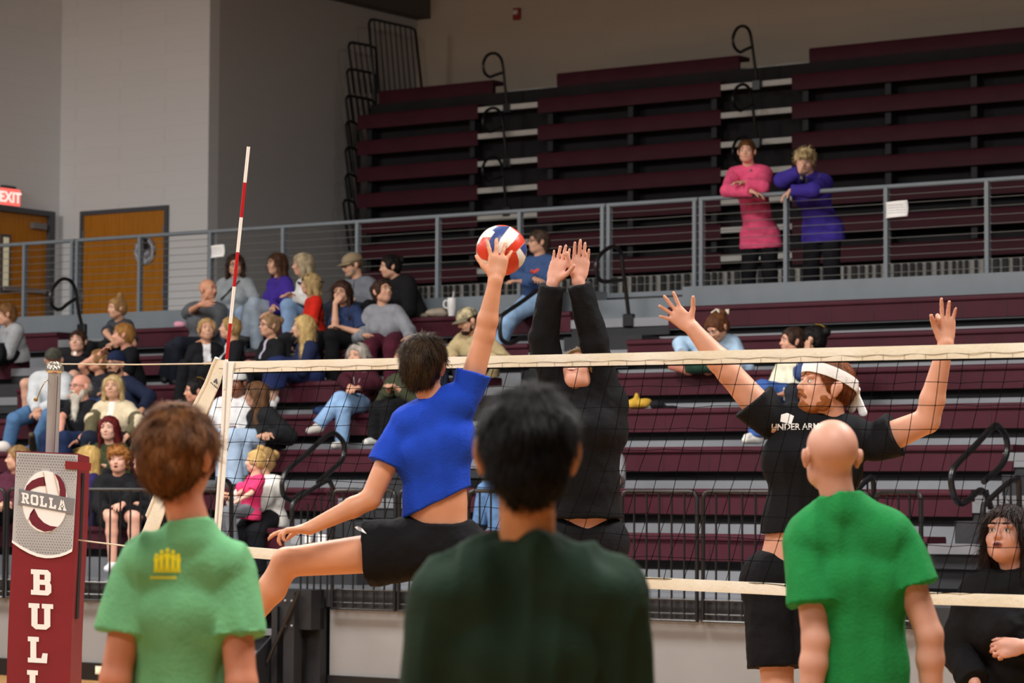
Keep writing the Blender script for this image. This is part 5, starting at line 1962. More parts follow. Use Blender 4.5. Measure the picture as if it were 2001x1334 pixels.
leaner('boy with brown hair in a bright pink hoodie leaning his forearms on the railing', (1459, 297), 1478, -18, (-15, -3, 0), S_=0.95,
       eL=(1490, 365, 0.30), wL=(1455, 357, 0.42), eR=(1422, 372, 0.34), wR=(1468, 374, 0.42), ph=0.98,
       hands={'R': dict(d=unit(dirv(80, -20)), pn=-UPV, th=dirv(0), curl=(20, 20, 22, 25), s=0.95), 'L': dict(d=dirv(-70, 0), pn=-UPV, th=dirv(0), curl=(20, 20, 22, 25), s=0.95)},
       top=dict(col='e0567e', sleeve=2, t=0.034, hood=True), bottom=dict(col='141519', t=0.02), hair=('short', '4a2f1c', '6b4526'), brow='4a2f1c', sk='d6a48c', shoes='d9d9d9', seed=51, hem=0.16)
leaner('boy with bleached curls in a purple hoodie leaning on the railing, fist at his cheek', (1573, 316), 1600, -25, (-12, -20, 0), S_=0.98,
       eL=(1590, 372, 0.34), wL=(1545, 373, 0.42), eR=(1527, 352, 0.36), wR=(1562, 335, 0.34), ph=0.98,
       hands={'R': dict(d=unit(dirv(20, 60)), pn=dirv(120, 20), th=dirv(180), curl=(75, 75, 75, 75), s=0.95), 'L': dict(d=unit(dirv(-80, -35)), pn=-UPV, th=dirv(0), curl=(25, 25, 28, 30), s=0.95)},
       top=dict(col='3c2f8c', sleeve=2, t=0.036, hood=True), bottom=dict(col='14151a', t=0.022), hair=('mop', 'cfb98a', '6b5638'), brow='6b5638', sk='d6a48c', shoes='cfcfd2', seed=52, hem=0.16)


# ------------------------------------------------------------------ small worn things and prints
def acc(seed):
    t, c, R, hs, J = PEO[seed]
    return t, c, R, hs, J, (lambda x, y, z: Vector(c + hs * (R[0] * x + R[1] * y + R[2] * z)))


def shirt_of(t):
    return [o for o in t.children if o.name.startswith('shirt')][0]


t, c, R, hs, J, L = acc(37)
mb = MB()
for s in (-1, 1):
    mb.prism([(0, -0.008), (0.05, -0.03), (0.055, 0.018), (0, 0.008)], L(0, -0.15, 0.08), Vector((s, 0, -0.1)), Vector((0, 0, 1)), Vector((0, -0.008, 0)))
mb.tube([L(0.05, -0.06, 0.12), L(0.0, -0.09, 0.135), L(-0.05, -0.06, 0.12)], 0.008, 6)
mb.build('hair_ribbon', mat('ribbon', srgb('d6cdb8'), 0.7), t)
for sd_ in (39, 26):
    t, c, R, hs, J, L = acc(sd_)
    mb = MB()
    mb.tube([L(-0.02, -0.03, 0.135), L(-0.035, -0.07, 0.128), L(-0.04, -0.11, 0.10)], 0.006, 6)
    mb.build('hair_clip', mat('clip_gold', srgb('b8923c'), 0.3, metal=0.5), t)
t, c, R, hs, J, L = acc(35)
mb = MB()
n = Vector(J['neck'])
mb.ell(n + Vector((-0.03, -0.155, -0.16)), (0.012, 0.005, 0.017), nu=8, nv=6)
mb.tube([n + Vector((-0.05, -0.09, -0.02)), n + Vector((-0.03, -0.152, -0.15)), n + Vector((0.02, -0.10, -0.02))], 0.0025, 5)
mb.build('pendant', mat('pendant', srgb('d8d4cc'), 0.3), t)
mb = MB()
mb.tube([L(0.07, 0.02, 0.09), L(0.03, 0.05, 0.125), L(-0.03, 0.05, 0.125), L(-0.07, 0.02, 0.09)], 0.006, 6)
mb.build('raised_sunglasses', mat('glasses_dark', srgb('1c1a1c'), 0.3), t)


def band(name, seed, pts, r, m):
    """a strap laid on the shirt along pixels"""
    t, c, R, hs, J, L = acc(seed)
    sh = shirt_of(t)
    off = Vector(WP[sh.name])
    bvh = BVHTree.FromPolygons([v.co + off for v in sh.data.vertices], [tuple(p.vertices) for p in sh.data.polygons])
    P = []
    for x, y in pts:
        d = ray(x, y).normalized()
        h = bvh.ray_cast(C0, d)
        if h[0] is not None:
            P.append(h[0] - d * 0.004)
    if len(P) > 1:
        mb = MB()
        mb.tube(P, r, 6)
        mb.build(name, m, t)


ln_ = lambda a, b, n: [(a[0] + (b[0] - a[0]) * i / n, a[1] + (b[1] - a[1]) * i / n) for i in range(n + 1)]
band('crossbody_strap', 1, ln_((468, 548), (432, 585), 12), 0.012, M_BLACK)


def print_on(seed, name, px, py, polys, m):
    t, c, R, hs, J, L = acc(seed)
    q0 = SQ(px, py, Vector(J['neck']).dot(AN) - 0.35)
    decal(name, polys, shirt_of(t), q0, (1, 0, 0), (0, 0, 1), m, shirt_of(t), grid=0.03)


M_REDP = mat('print_red', srgb('c8402c'), 0.7)
print_on(11, 'red_logo', 1045, 528, [[(-0.05, -0.02), (0.0, -0.01), (0.05, 0.02), (0.04, 0.045), (-0.01, 0.02), (-0.05, 0.01)], [(-0.045, 0.015), (-0.02, 0.02), (-0.03, 0.04)]], M_REDP)
print_on(51, 'dark_logo', 1468, 333, [[(-0.02, -0.01), (0.02, -0.01), (0.0, 0.02)]], M_INK)
circ = lambda r, n=14: [(r * math.cos(i / n * 6.283), r * 0.7 * math.sin(i / n * 6.283)) for i in range(n)]
print_on(52, 'pale_logo', 1573, 345, [circ(0.055)], mat('print_tan', srgb('8f866c'), 0.7, col2=srgb('2a2458'), scale=60))
print_on(52, 'white_logo', 1604, 340, [[(-0.02, 0.0), (0.0, -0.006), (0.02, -0.002), (0.0, 0.002), (-0.018, 0.008)]], M_PAPER)
print_on(17, 'white_logo', 146, 690, [[(-0.015, -0.02), (0.015, -0.02), (0.018, 0.02), (-0.012, 0.02)]], M_PAPER)
print_on(3, 'black_logo', 586, 552, [circ(0.03, 8), [(0.01, -0.05), (0.03, -0.05), (0.025, -0.01), (0.01, -0.01)]], M_INK)
print_on(14, 'small_logo', 540, 660, [circ(0.012, 6)], mat('print_tan2', srgb('a89c6c'), 0.7))
t, c, R, hs, J, L = acc(21)
ax_ = unit(J['wrL'] - J['elL'])
mb = MB()
mb.lathe(J['wrL'] - ax_ * 0.01, [(0.034, -0.01), (0.036, 0.0), (0.034, 0.012)], 14, axis=ax_)
mb.build('watch_band', M_BLACK, t)

# ================================================================== net, posts, ball
NE0 = Vector((-1.365, 13.9, 0))
NE1 = Vector((1.984, 10.9, 0))
ND = (NE1 - NE0)
NU = ND.normalized()
NN = Vector((-NU.y, NU.x, 0))


def net_at(px, py):
    """point of the net's upright plane seen at the pixel"""
    d = ray(px, py)
    t = ((NE0 - C0).dot(NN)) / d.dot(NN)
    return C0 + d * t


def lin(x, tab):
    for i in range(len(tab) - 1):
        if x <= tab[i + 1][0] or i == len(tab) - 2:
            (x0, y0), (x1, y1) = tab[i], tab[i + 1]
            return y0 + (y1 - y0) * (x - x0) / (x1 - x0)


T_TOP = [(430, 706), (460, 706), (860, 697.5), (1255, 688.5), (2001, 669.5), (2300, 662)]
T_BOT = [(430, 727), (460, 727.5), (860, 719.5), (1255, 713), (2001, 698), (2300, 692)]
B_TOP = [(300, 1058), (470, 1067), (1220, 1125), (1530, 1140), (1825, 1157), (2001, 1162), (2300, 1170)]
B_BOT = [(300, 1078), (480, 1089), (1230, 1148), (1530, 1163), (1825, 1181), (2001, 1187), (2300, 1197)]
M_CANVAS = mat('net_canvas', srgb('e8e2d2'), 0.85, col2=srgb('dbd2ba'), scale=3.0, bump=0.3, bscale=50, spec=0.1)
M_CANVASW = mat('band_white', srgb('e9e6de'), 0.8, var=0.04, scale=5, bump=0.2, bscale=50, spec=0.1)
M_CORD = mat('net_cord', srgb('0e0e10'), 0.95, spec=0.05)
net = empty('volleyball_net', NE0)
tag(net, 'black mesh volleyball net with cream canvas tapes stretched across the whole picture', 'net')


def ribbon(name, ta, tb, x0, x1, thick, m, parent, n=90, wave=0.0):
    mb = MB()
    vs = []
    for i in range(n + 1):
        x = x0 + (x1 - x0) * i / n
        a, b = net_at(x, lin(x, ta)), net_at(x, lin(x, tb))
        w = NN * (wave * math.sin(i * 1.7) + wave * 0.6 * math.sin(i * 0.63))
        for (p, s) in ((a, -0.8), (a * 0.5 + b * 0.5, -1.3), (b, -0.8), (b, 0.8), (a * 0.5 + b * 0.5, 1.3), (a, 0.8)):
            vs.append(p + w + NN * thick * s)
    fs = []
    for i in range(n):
        for k in range(6):
            l = (k + 1) % 6
            fs.append((i * 6 + k, i * 6 + l, i * 6 + 6 + l, i * 6 + 6 + k))
    mb.add(vs, fs)
    return mb.build(name, m, parent)


tt = ribbon('top_tape', T_TOP, T_BOT, 428, 2300, 0.006, M_CANVAS, net, wave=0.0015)
ribbon('bottom_tape', B_TOP, B_BOT, 300, 2300, 0.006, M_CANVAS, net, wave=0.004)
mb = MB()
sm = lambda x: lin(x, T_TOP) * 0.36 + lin(x, T_BOT) * 0.64
mb.tube([net_at(430 + i * 15, sm(430 + i * 15) + 1.2 * math.sin(i * 1.3)) - NN * 0.0085 for i in range(125)], 0.0011, 4)
for i in range(46):
    x = 470 + i * 27 * (1 + i * 0.007)
    if x < 2280:
        mb.tube([net_at(x, lin(x, T_BOT)) - NN * 0.008, net_at(x, sm(x)) - NN * 0.008], 0.0009, 4)
mb.build('stitching', mat('stitch', srgb('8d8574'), 0.8), tt)
mb = MB()
mb.tube([net_at(440 + i * 20, lin(440 + i * 20, T_BOT) + 1.6) for i in range(94)], 0.0032, 6)
mb.build('head_cord', M_CORD, net)

# mesh of cords: columns start 10 cm apart under the top tape and drift to the left on their way down
mb = MB()
cols = []
L = ND.length
nc = int((L + 1.6) / 0.1)
rnd = random.Random(8)
NR = 10
for i in range(-1, nc):
    s = 0.02 + i * 0.1
    f = min(1.0, max(0.0, s / L))
    base = NE0 + NU * s
    d = (base - Vector((0, 0, 0)))
    px = W / 2 + F * base.x / base.y
    zt = net_at(px, lin(px, T_BOT)).z
    zb = net_at(px, lin(px, B_TOP)).z
    col = []
    for j in range(NR + 1):
        v = (zt - zb) * j / NR
        sh = -(0.17 + 0.24 * (1 - f) ** 1.2) * v - 0.14 * v * v * (1 - abs(f - 0.45))
        sh += 0.006 * rnd.uniform(-1, 1) * (j / NR)
        p = NE0 + NU * (s + sh)
        col.append(Vector((p.x, p.y, zt - v + 0.004 * rnd.uniform(-1, 1))) + NN * 0.01 * math.sin(i * 0.9 + j))
    cols.append(col)
x_side = NE0 + NU * -0.02
for c in cols:
    pts = [p for p in c if (p - NE0).dot(NU) > -0.32]
    if len(pts) > 1:
        mb.tube(smooth_path(pts, 2), 0.0016, 5)
for j in range(1, NR + 1):
    row = [c[j] for c in cols if (c[j] - NE0).dot(NU) > -0.45]
    mb.tube(smooth_path(row, 2), 0.0015, 5)
for c in cols:
    for p in c[1:]:
        if (p - NE0).dot(NU) > -0.4:
            mb.ell(p, (0.0032, 0.0032, 0.0042), nu=5, nv=4)
mb.build('cord_mesh', M_CORD, net)

# upright white side band under the antenna, and the slanted canvas end of the net
def strip(name, L_, R_, m, parent, th=0.004, off=0.0):
    mb = MB()
    vs = []
    for a, b in zip(L_, R_):
        p, q = net_at(*a), net_at(*b)
        vs += [p - NN * (th + off), q - NN * (th + off), q + NN * (th - off), p + NN * (th - off)]
    n = len(L_)
    fs = [(0, 3, 2, 1), (n * 4 - 4, n * 4 - 3, n * 4 - 2, n * 4 - 1)]
    for i in range(n - 1):
        for k in range(4):
            l = (k + 1) % 4
            fs.append((i * 4 + k, i * 4 + l, i * 4 + 4 + l, i * 4 + 4 + k))
    mb.add(vs, fs)
    return mb.build(name, m, parent)


t = strip('side_band', [(441, 706), (439, 760), (436, 840), (430, 930), (422, 1040), (416, 1070)], [(461, 706), (456, 760), (450, 840), (443, 930), (434, 1040), (428, 1074)], M_CANVASW, None, off=0.012)
t.parent = net
t.location = -Vector(WP[net.name]) * 1.0
mb = MB()
p = [(450, 708), (447, 760), (443, 840), (436, 930), (428, 1040)]
mb.tube([net_at(*a) - NN * 0.018 for a in p], 0.0035, 6)
mb.build('band_seam', mat('seam_grey', srgb('c9c5ba'), 0.8), t)
sl = strip('end_canvas', [(420, 703), (407, 745), (380, 800), (335, 900), (292, 1005), (270, 1060)], [(441, 703), (436, 735), (412, 790), (372, 880), (327, 985), (300, 1062)], M_CANVAS, None)
sl.parent = net
sl.location = -Vector(WP[net.name])
WP[sl.name] = (0, 0, 0)
mb = MB()
mb.tube([net_at(424, 699), net_at(418, 712), net_at(404, 748), net_at(376, 802), net_at(331, 902), net_at(288, 1008)], 0.012, 8)
mb.build('end_dowel', M_CANVAS, net)
# small black maker's mark on the slanted canvas
mb = MB()
o = net_at(428, 745) - NN * 0.02
e1 = (net_at(436, 752) - net_at(428, 745)).normalized()
e2 = NN.cross(e1).normalized()
if e2.z < 0:
    e2 = -e2
mb.prism([(-0.016, -0.012), (-0.005, -0.014), (0.0, -0.006), (0.010, -0.012), (0.018, -0.002), (0.008, 0.006), (0.0, 0.016), (-0.010, 0.006)], o, e1, e2, -NN * 0.001)
for k in range(5):
    mb.prism([(-0.03 + k * 0.013, -0.028), (-0.022 + k * 0.013, -0.028), (-0.022 + k * 0.013, -0.020), (-0.03 + k * 0.013, -0.020)], o, e1, e2, -NN * 0.001)
mb.build('makers_mark', M_INK, net)

# antenna
an = empty('net_antenna', net_at(447, 715))
tag(an, 'thin red and white striped antenna rising from the left end of the net', 'antenna')
ys = [287, 357, 425, 493, 560, 632, 702]
ax = lambda y: 490 - (y - 287) * (43 / 418.0)
for i in range(6):
    mb = MB()
    p, q = net_at(ax(ys[i]), ys[i]) - NN * 0.015, net_at(ax(ys[i + 1]), ys[i + 1]) - NN * 0.015
    mb.tube([p, q], 0.0085, 10)
    mb.build('white_section' if i % 2 == 0 else 'red_section', mat('ant_white', srgb('efeae4'), 0.4) if i % 2 == 0 else mat('ant_red', srgb('b5141c'), 0.4), an)
mb = MB()
mb.tube([net_at(ax(702), 702) - NN * 0.016, net_at(444, 760) - NN * 0.016], 0.0085, 8)
mb.build('lower_end', mat('ant_white', srgb('efeae4'), 0.4), an)

# pole with ribbed cap, ropes
DP = 14.84
pole = empty('net_post', PX(93, 1000, DP))
tag(pole, 'pale steel net post with a ribbed dome cap rising from the red pad', 'post')
pb = PX(86, 1334, DP)
pt = PX(107, 724, DP)
k = pb.z / (pt.z - pb.z)
foot = pb - (pt - pb) * k
mb = MB()
mb.tube([foot + (pt - pb) * 0.001, pt], 0.034, 24)
mb.build('tube', mat('post_steel', srgb('a9a6a4'), 0.38, metal=0.3, var=0.08, scale=2), pole)
mb = MB()
axv = (pt - pb).normalized()
mb.lathe(pt, [(0.036, -0.012), (0.043, -0.006), (0.045, 0.004), (0.043, 0.018), (0.036, 0.032), (0.022, 0.042), (0.006, 0.046)], 24, axis=axv)
for i in range(16):
    a = i / 16 * 6.283
    x = axv.orthogonal().normalized()
    y = axv.cross(x)
    r = x * math.cos(a) + y * math.sin(a)
    mb.tube([pt + r * 0.046 + axv * 0.0, pt + r * 0.044 + axv * 0.019, pt + r * 0.036 + axv * 0.034, pt + r * 0.018 + axv * 0.045], 0.0035, 5)
mb.build('dome_cap', mat('chrome', srgb('c9c4b8'), 0.2, metal=0.8), pole)
mb = MB()
mb.tube([PX(113, 735, DP - 0.035), PX(100, 1000, DP - 0.035)], 0.0025, 5)
mb.build('rail_slot', mat('slot_dark', srgb('5a5450'), 0.6), pole)
mb = MB()
mb.tube(smooth_path([PX(94, 742, DP), PX(88, 746, DP - 0.05), PX(80, 760, DP - 0.05), (PX(74, 775, DP - 0.05)), PX(70, 784, DP - 0.05)]), 0.003, 6)
mb.ell(PX(70, 780, DP - 0.05), (0.012, 0.008, 0.012), nu=8, nv=6)
mb.build('brass_hook', mat('brass', srgb('9a8350'), 0.35, metal=0.7), pole)
r = MB()
a, b = PX(118, 711, DP), net_at(426, 710)
r.tube([a, a * 0.5 + b * 0.5 - Vector((0, 0, 0.004)), b], 0.0042, 6)
o = r.build('top_rope', mat('rope', srgb('cfc6ae'), 0.8), origin=a)
tag(o, 'tight pale rope from the post cap to the top corner of the net', 'rope')
r = MB()
a, b = PX(130, 1052, DP - 0.1), net_at(275, 1070)
r.tube([a, b], 0.0045, 6)
o = r.build('lower_rope', mat('rope', srgb('cfc6ae'), 0.8), origin=a)
tag(o, 'pale rope from the red pad to the bottom corner of the net', 'rope')

# ---- padded cover of the post
DPAD = DP - 0.20
pad = empty('post_pad', Vector((PX(80, 1300, DPAD).x, DPAD + 0.17, 0.0)))
tag(pad, 'red padded post cover with a silver volleyball emblem and white letters', 'post pad')
PY = DPAD


def FP(zx, zy, off=0.0, org=(0, 860), sc=2.814):
    """point on the pad's front plane, from zoomed-crop coordinates"""
    d = ray(org[0] + zx / sc, org[1] + zy / sc)
    return C0 + d * ((PY - off) / d.y)


tl, tr_, brr, bl = FP(85, 58), FP(432, 74), FP(388, 1334), FP(38, 1334)
def down(t_, b_):
    k = b_.z / (t_.z - b_.z)
    return b_ - (t_ - b_) * k * 0.995
bl, brr = down(tl, bl), down(tr_, brr)
M_PADR = mat('pad_red', srgb('7d2028'), 0.42, var=0.06, scale=4, bump=0.4, bscale=6, spec=0.4)
back = Vector((0.012, 0.30, 0))
mb = MB()
N = 14
vs = []
for i in range(N + 1):
    f = i / N
    a, b = tl.lerp(bl, f), tr_.lerp(brr, f)
    w = 0.004 * math.sin(f * 9)
    vs += [a + Vector((w, 0, 0)), a.lerp(b, 0.5) + Vector((0, -0.006, 0)), b + Vector((w, 0, 0)), b + back + Vector((w, 0, -0.012 * (1 - f))), a + back]
fs = []
for i in range(N):
    for k in range(5):
        l = (k + 1) % 5
        fs.append((i * 5 + k, i * 5 + 5 + k, i * 5 + 5 + l, i * 5 + l))
fs.append((0, 1, 2, 3, 4))
fs.append(tuple(N * 5 + k for k in (4, 3, 2, 1, 0)))
mb.add(vs, fs)
mb.build('cover', M_PADR, pad, angle=30)


def flat(name, polys, m, off, th=0.0012, parent=None):
    mb = MB()
    for poly in polys:
        n = len(poly)
        a = [FP(x, y, off) for x, y in poly]
        b = [p + Vector((0, th, 0)) for p in a]
        mb.add(a + b, [tuple(range(n)), tuple(range(2 * n - 1, n - 1, -1))] + [(i, i + n, (i + 1) % n + n, (i + 1) % n) for i in range(n)])
    return mb.build(name, m, parent or pad, smooth=False)


M_SILV = mat('print_silver', srgb('b4b6b7'), 0.5)
arc = [(400, 597), (365, 615), (330, 627), (290, 634), (250, 635), (205, 625), (160, 607), (110, 580), (67, 551)]
flat('silver_field', [[(90, 64), (428, 80), (426, 150)] + [(x, y) for x, y in arc]], M_SILV, 0.010)
flat('white_arc', [[(398, 594), (365, 612), (330, 624), (290, 631), (250, 632), (205, 622), (160, 604), (110, 577), (66, 549), (65, 562), (110, 594), (160, 622), (205, 640), (250, 648), (290, 647), (330, 640), (365, 628), (396, 612)]],
     M_PAPER, 0.0125)
dots = []
for r_ in range(36):
    y = 78 + r_ * 15.2
    for c_ in range(24):
        x = 92 + c_ * 15 + (7.5 if r_ % 2 else 0)
        edge = abs(y - 320) / 260
        rr = 1.2 + 2.6 * edge + (1.0 if y < 200 else 0)
        yy = y + (x - 90) * 0.045
        xl = 92 - (y - 60) * 0.055
        if x < xl + 4 or x > 420 - (y - 80) * 0.05:
            continue
        lim = lin(x, sorted(arc))
        if yy > lim - 6 or ((x - 247) / 130) ** 2 + ((yy - 337) / 178) ** 2 < 1:
            continue
        dots.append([(x + rr * math.cos(a), yy + rr * math.sin(a)) for a in (0.3, 1.35, 2.4, 3.44, 4.5, 5.5)])
flat('halftone', dots, mat('print_grey', srgb('7a7c80'), 0.5), 0.0122)
el = lambda cx, cy, rx, ry, n=36: [(cx + rx * math.cos(i / n * 6.283), cy + ry * math.sin(i / n * 6.283)) for i in range(n)]
flat('emblem_ball', [el(247, 337, 124, 170)], M_PAPER, 0.0135)
M_MAR = mat('print_maroon', srgb('6b1a2c'), 0.5)
flat('maroon_panels', [[(134, 285), (146, 250), (175, 222), (210, 207), (243, 200), (252, 250), (215, 252), (180, 266), (150, 285)],
                       [(300, 182), (330, 200), (352, 235), (362, 275), (362, 312), (327, 307), (328, 270), (320, 225)],
                       [(187, 373), (165, 405), (160, 432), (175, 462), (205, 485), (245, 502), (285, 497), (315, 476), (275, 470), (240, 452), (210, 420)]], M_MAR, 0.0155)
flat('panel_lines', [[(235, 175), (240, 175), (262, 300), (256, 300)], [(292, 180), (298, 180), (326, 300), (320, 302)], [(150, 440), (153, 446), (190, 380), (184, 378)]], mat('print_line', srgb('c9b9a4'), 0.5), 0.0155)
flat('grey_band', [[(104, 268), (250, 292), (412, 322), (405, 362), (400, 406), (250, 378), (98, 352), (106, 310)]], mat('print_band', srgb('7d7e82'), 0.6), 0.017)


def slab_px(ch, x0, y0, w, h, sl=0.0):
    out = []
    for poly in SLAB[ch]:
        out.append([(x0 + p[0] * w / 10, y0 - p[1] * h / 12 + (p[0] * w / 10) * sl) for p in poly])
    return out


polys = []
for i, ch in enumerate('ROLLA'):
    x = 118 + i * 50.5
    polys += slab_px(ch, x, 344 + (x - 118) * 0.185, 42, 58, 0.17)
flat('small_lettering', polys, M_PAPER, 0.0185)
for (ch, x, y, w, h) in (('B', 170, 848, 112, 140), ('U', 157, 1036, 130, 142), ('L', 153, 1220, 116, 142), ('L', 149, 1404, 114, 142)):
    flat('letter', slab_px(ch, x, y, w, h, 0.055), M_PAPER, 0.011)
mb = MB()
a, b, c2, d2 = FP(358, 113, 0.016), FP(502, 125, 0.016), FP(498, 167, 0.016), FP(358, 157, 0.016)
mb.add([a, b, c2, d2] + [p + Vector((0, 0.004, 0)) for p in (a, b, c2, d2)], [(0, 1, 2, 3), (7, 6, 5, 4), (0, 4, 5, 1), (1, 5, 6, 2), (2, 6, 7, 3), (3, 7, 4, 0)])
mb.build('strap', mat('strap_red', srgb('7d1a20'), 0.5), pad)
# open side slit
sv = [tr_ + back * 0.25 + Vector((0.004, 0, -0.10)), tr_ + back * 0.45 + Vector((0.004, 0, -0.10))]
bz = FP(420, 985).z
mb = MB()
f = (tr_.z - bz) / (tr_.z - brr.z)
bt = tr_.lerp(brr, f) + back * 0.25 + Vector((0.006, 0, 0))
mb.add([sv[0] + Vector((0.004, 0, 0)), sv[1] + Vector((0.004, 0, 0)), bt + back * 0.2, bt, sv[0] - Vector((0.01, 0, 0)), sv[1] - Vector((0.01, 0, 0)), bt + back * 0.2 - Vector((0.02, 0, 0)), bt - Vector((0.02, 0, 0))],
       [(0, 1, 2, 3), (7, 6, 5, 4), (0, 4, 5, 1), (1, 5, 6, 2), (2, 6, 7, 3), (3, 7, 4, 0)])
mb.build('side_slit', M_DARK, pad)

# ---- the ball
DB = 11.78
bc = PX(980, 489, DB)
br_ = 49.5 / F * DB
zone = [
    (1, [(430, 95), (610, 95), (530, 200), (440, 362), (392, 268), (475, 150), (436, 118)]),
    (0, [(365, 200), (375, 165), (436, 118), (475, 150), (440, 200), (400, 195)]),
    (0, [(610, 98), (692, 162), (650, 225), (560, 320), (440, 372), (530, 200)]),
    (2, [(692, 162), (745, 240), (700, 290), (665, 325), (560, 320), (650, 225)]),
    (1, [(745, 238), (770, 310), (752, 365), (700, 290)]),
    (0, [(700, 290), (755, 365), (735, 430), (690, 470), (690, 400), (665, 325)]),
    (2, [(560, 320), (665, 325), (690, 400), (690, 475), (630, 530), (540, 545), (560, 450)]),
    (2, [(300, 290), (365, 200), (440, 195), (392, 268), (445, 375), (430, 412), (350, 390), (310, 330)]),
    (0, [(310, 330), (350, 390), (430, 412), (450, 480), (400, 500), (330, 430)]),
]


def inpoly(x, y, P):
    r = False
    j = len(P) - 1
    for i in range(len(P)):
        if (P[i][1] > y) != (P[j][1] > y) and x < (P[j][0] - P[i][0]) * (y - P[i][1]) / (P[j][1] - P[i][1]) + P[i][0]:
            r = not r
        j = i
    return r


ball = empty('volleyball', bc)
tag(ball, 'red, white and blue volleyball at the fingertips of the hitter in blue', 'volleyball')
mb = MB()
mb.ell(bc, (br_, br_, br_), nu=180, nv=110)
toc = (C0 - bc).normalized()
bx = toc.cross(Vector((0, 0, 1))).normalized() * -1
by = bx.cross(toc) * -1
if by.z < 0:
    by = -by
if bx.x < 0:
    bx = -bx
mi = []
nvs = []
for f in mb.f:
    c = sum((Vector(mb.v[i]) for i in f), Vector()) / len(f)
    r = (c - bc) / br_
    x, y, z = r.dot(bx), r.dot(by), r.dot(toc)
    if z < 0:
        x = -x
    sx, sy = 535 + x * 228, 312 - y * 228
    k = 2
    hit = False
    for (ci, P) in zone:
        if inpoly(sx, sy, P):
            k = ci
            hit = True
            break
    if not hit:
        k = 0 if x < -0.2 else 2
    mi.append(k)
mb.mi = mi
mb.build('ball_shell', [mat('ball_white', srgb('e6e3da'), 0.35, bump=0.1, bscale=120), mat('ball_blue', srgb('33477f'), 0.35, bump=0.1, bscale=120), mat('ball_red', srgb('cf3a22'), 0.35, bump=0.1, bscale=120)], ball)
mb = MB()
for ci, P in zone:
    pts = []
    for i in range(len(P)):
        p, q = P[i], P[(i + 1) % len(P)]
        for s_ in range(6):
            sx, sy = p[0] + (q[0] - p[0]) * s_ / 6, p[1] + (q[1] - p[1]) * s_ / 6
            x, y = (sx - 535) / 228, -(sy - 312) / 228
            rr = math.hypot(x, y)
            if rr > 0.995:
                x, y = x / rr * 0.995, y / rr * 0.995
            z = math.sqrt(max(0, 1 - x * x - y * y))
            pts.append(bc + (bx * x + by * y + toc * z) * (br_ * 1.0))
    mb.tube(pts, 0.0008, 4, closed=True)
mb.build('panel_seams', mat('ball_seam', srgb('9a8f86'), 0.6), ball)

# ================================================================== players
def PP(D):
    return lambda x, y, d=0.0: npv(PX(x, y, D + d))


X_, Y_, Z_ = np.array([1.0, 0, 0]), np.array([0, 1.0, 0]), np.array([0, 0, 1.0])


def feet(J, p, spread=0.12):
    for a, s in (('L', 1), ('R', -1)):
        pass
    return J


# hitter in the blue shirt, seen from behind, leaping
p = PP(11.65)
J = dict(pelvis=p(858, 1062), neck=p(853, 800), shL=p(783, 842), shR=p(912, 778, -0.02), elL=p(724, 975, -0.06), wrL=p(604, 1032, -0.10),
         elR=p(947, 655, -0.02), wrR=p(968, 548, -0.04), hipL=p(812, 1072), hipR=p(898, 1080), knL=p(560, 1098, 0.05), anL=p(455, 1250, 0.1), toeL=p(425, 1290, 0.22),
         knR=p(880, 1290, -0.05), anR=p(850, 1440, -0.35), toeR=p(850, 1500, -0.3))
t, body, shirt = person('player in a bright blue t-shirt leaping to hit the ball, seen from behind', J, 170, p(829, 712), None, (158, 12, 8),
       dict(col='1c42b4', sleeve=0.50, sleeveR=0.42, t=0.018, flare=0.020, hemcut=(p(845, 985), -Z_ * 0.88 + X_ * 0.42)), dict(col='121215', len=0.38, t=0.030, waist=0.085),
       hair=('short', '241910', '3d2d1c'), hv=1.04, hs=0.96, sk='cb8f6e', vox=0.0065, cvox=0.0065, S_=1.02, g=1.0, face=True, brow='33241a', shoes='d5d5d5', wr=0.008, drape=0.003,
       hands={'L': dict(d=unit(-X_ - Z_ * 0.10), pn=-Z_, th=Y_, curl=(8, 14, 42, 50), spread=0.05, s=1.0), 'R': dict(d=unit(Z_ + X_ * 0.14 + Y_ * 0.12), pn=Y_, th=-X_, curl=(10, 12, 14, 16), spread=0.26, tout=1.0, s=1.04)},
       hdens=5000, hvox=0.005, nk=0.95, ear=1.15)
P = [[(0, 0.0), (0.014, -0.012), (0.030, 0.006), (0.052, 0.010), (0.030, 0.014), (0.010, 0.006)]]
sh = [o for o in t.children if o.name.startswith('shorts')][0]
decal('white_mark', [[(0.0, 0.022), (0.012, 0.026), (0.030, 0.012), (0.046, -0.006), (0.030, 0.000), (0.010, 0.012)]], sh, PX(693, 1040, 11.5), X_, Z_, M_PAPER, sh)

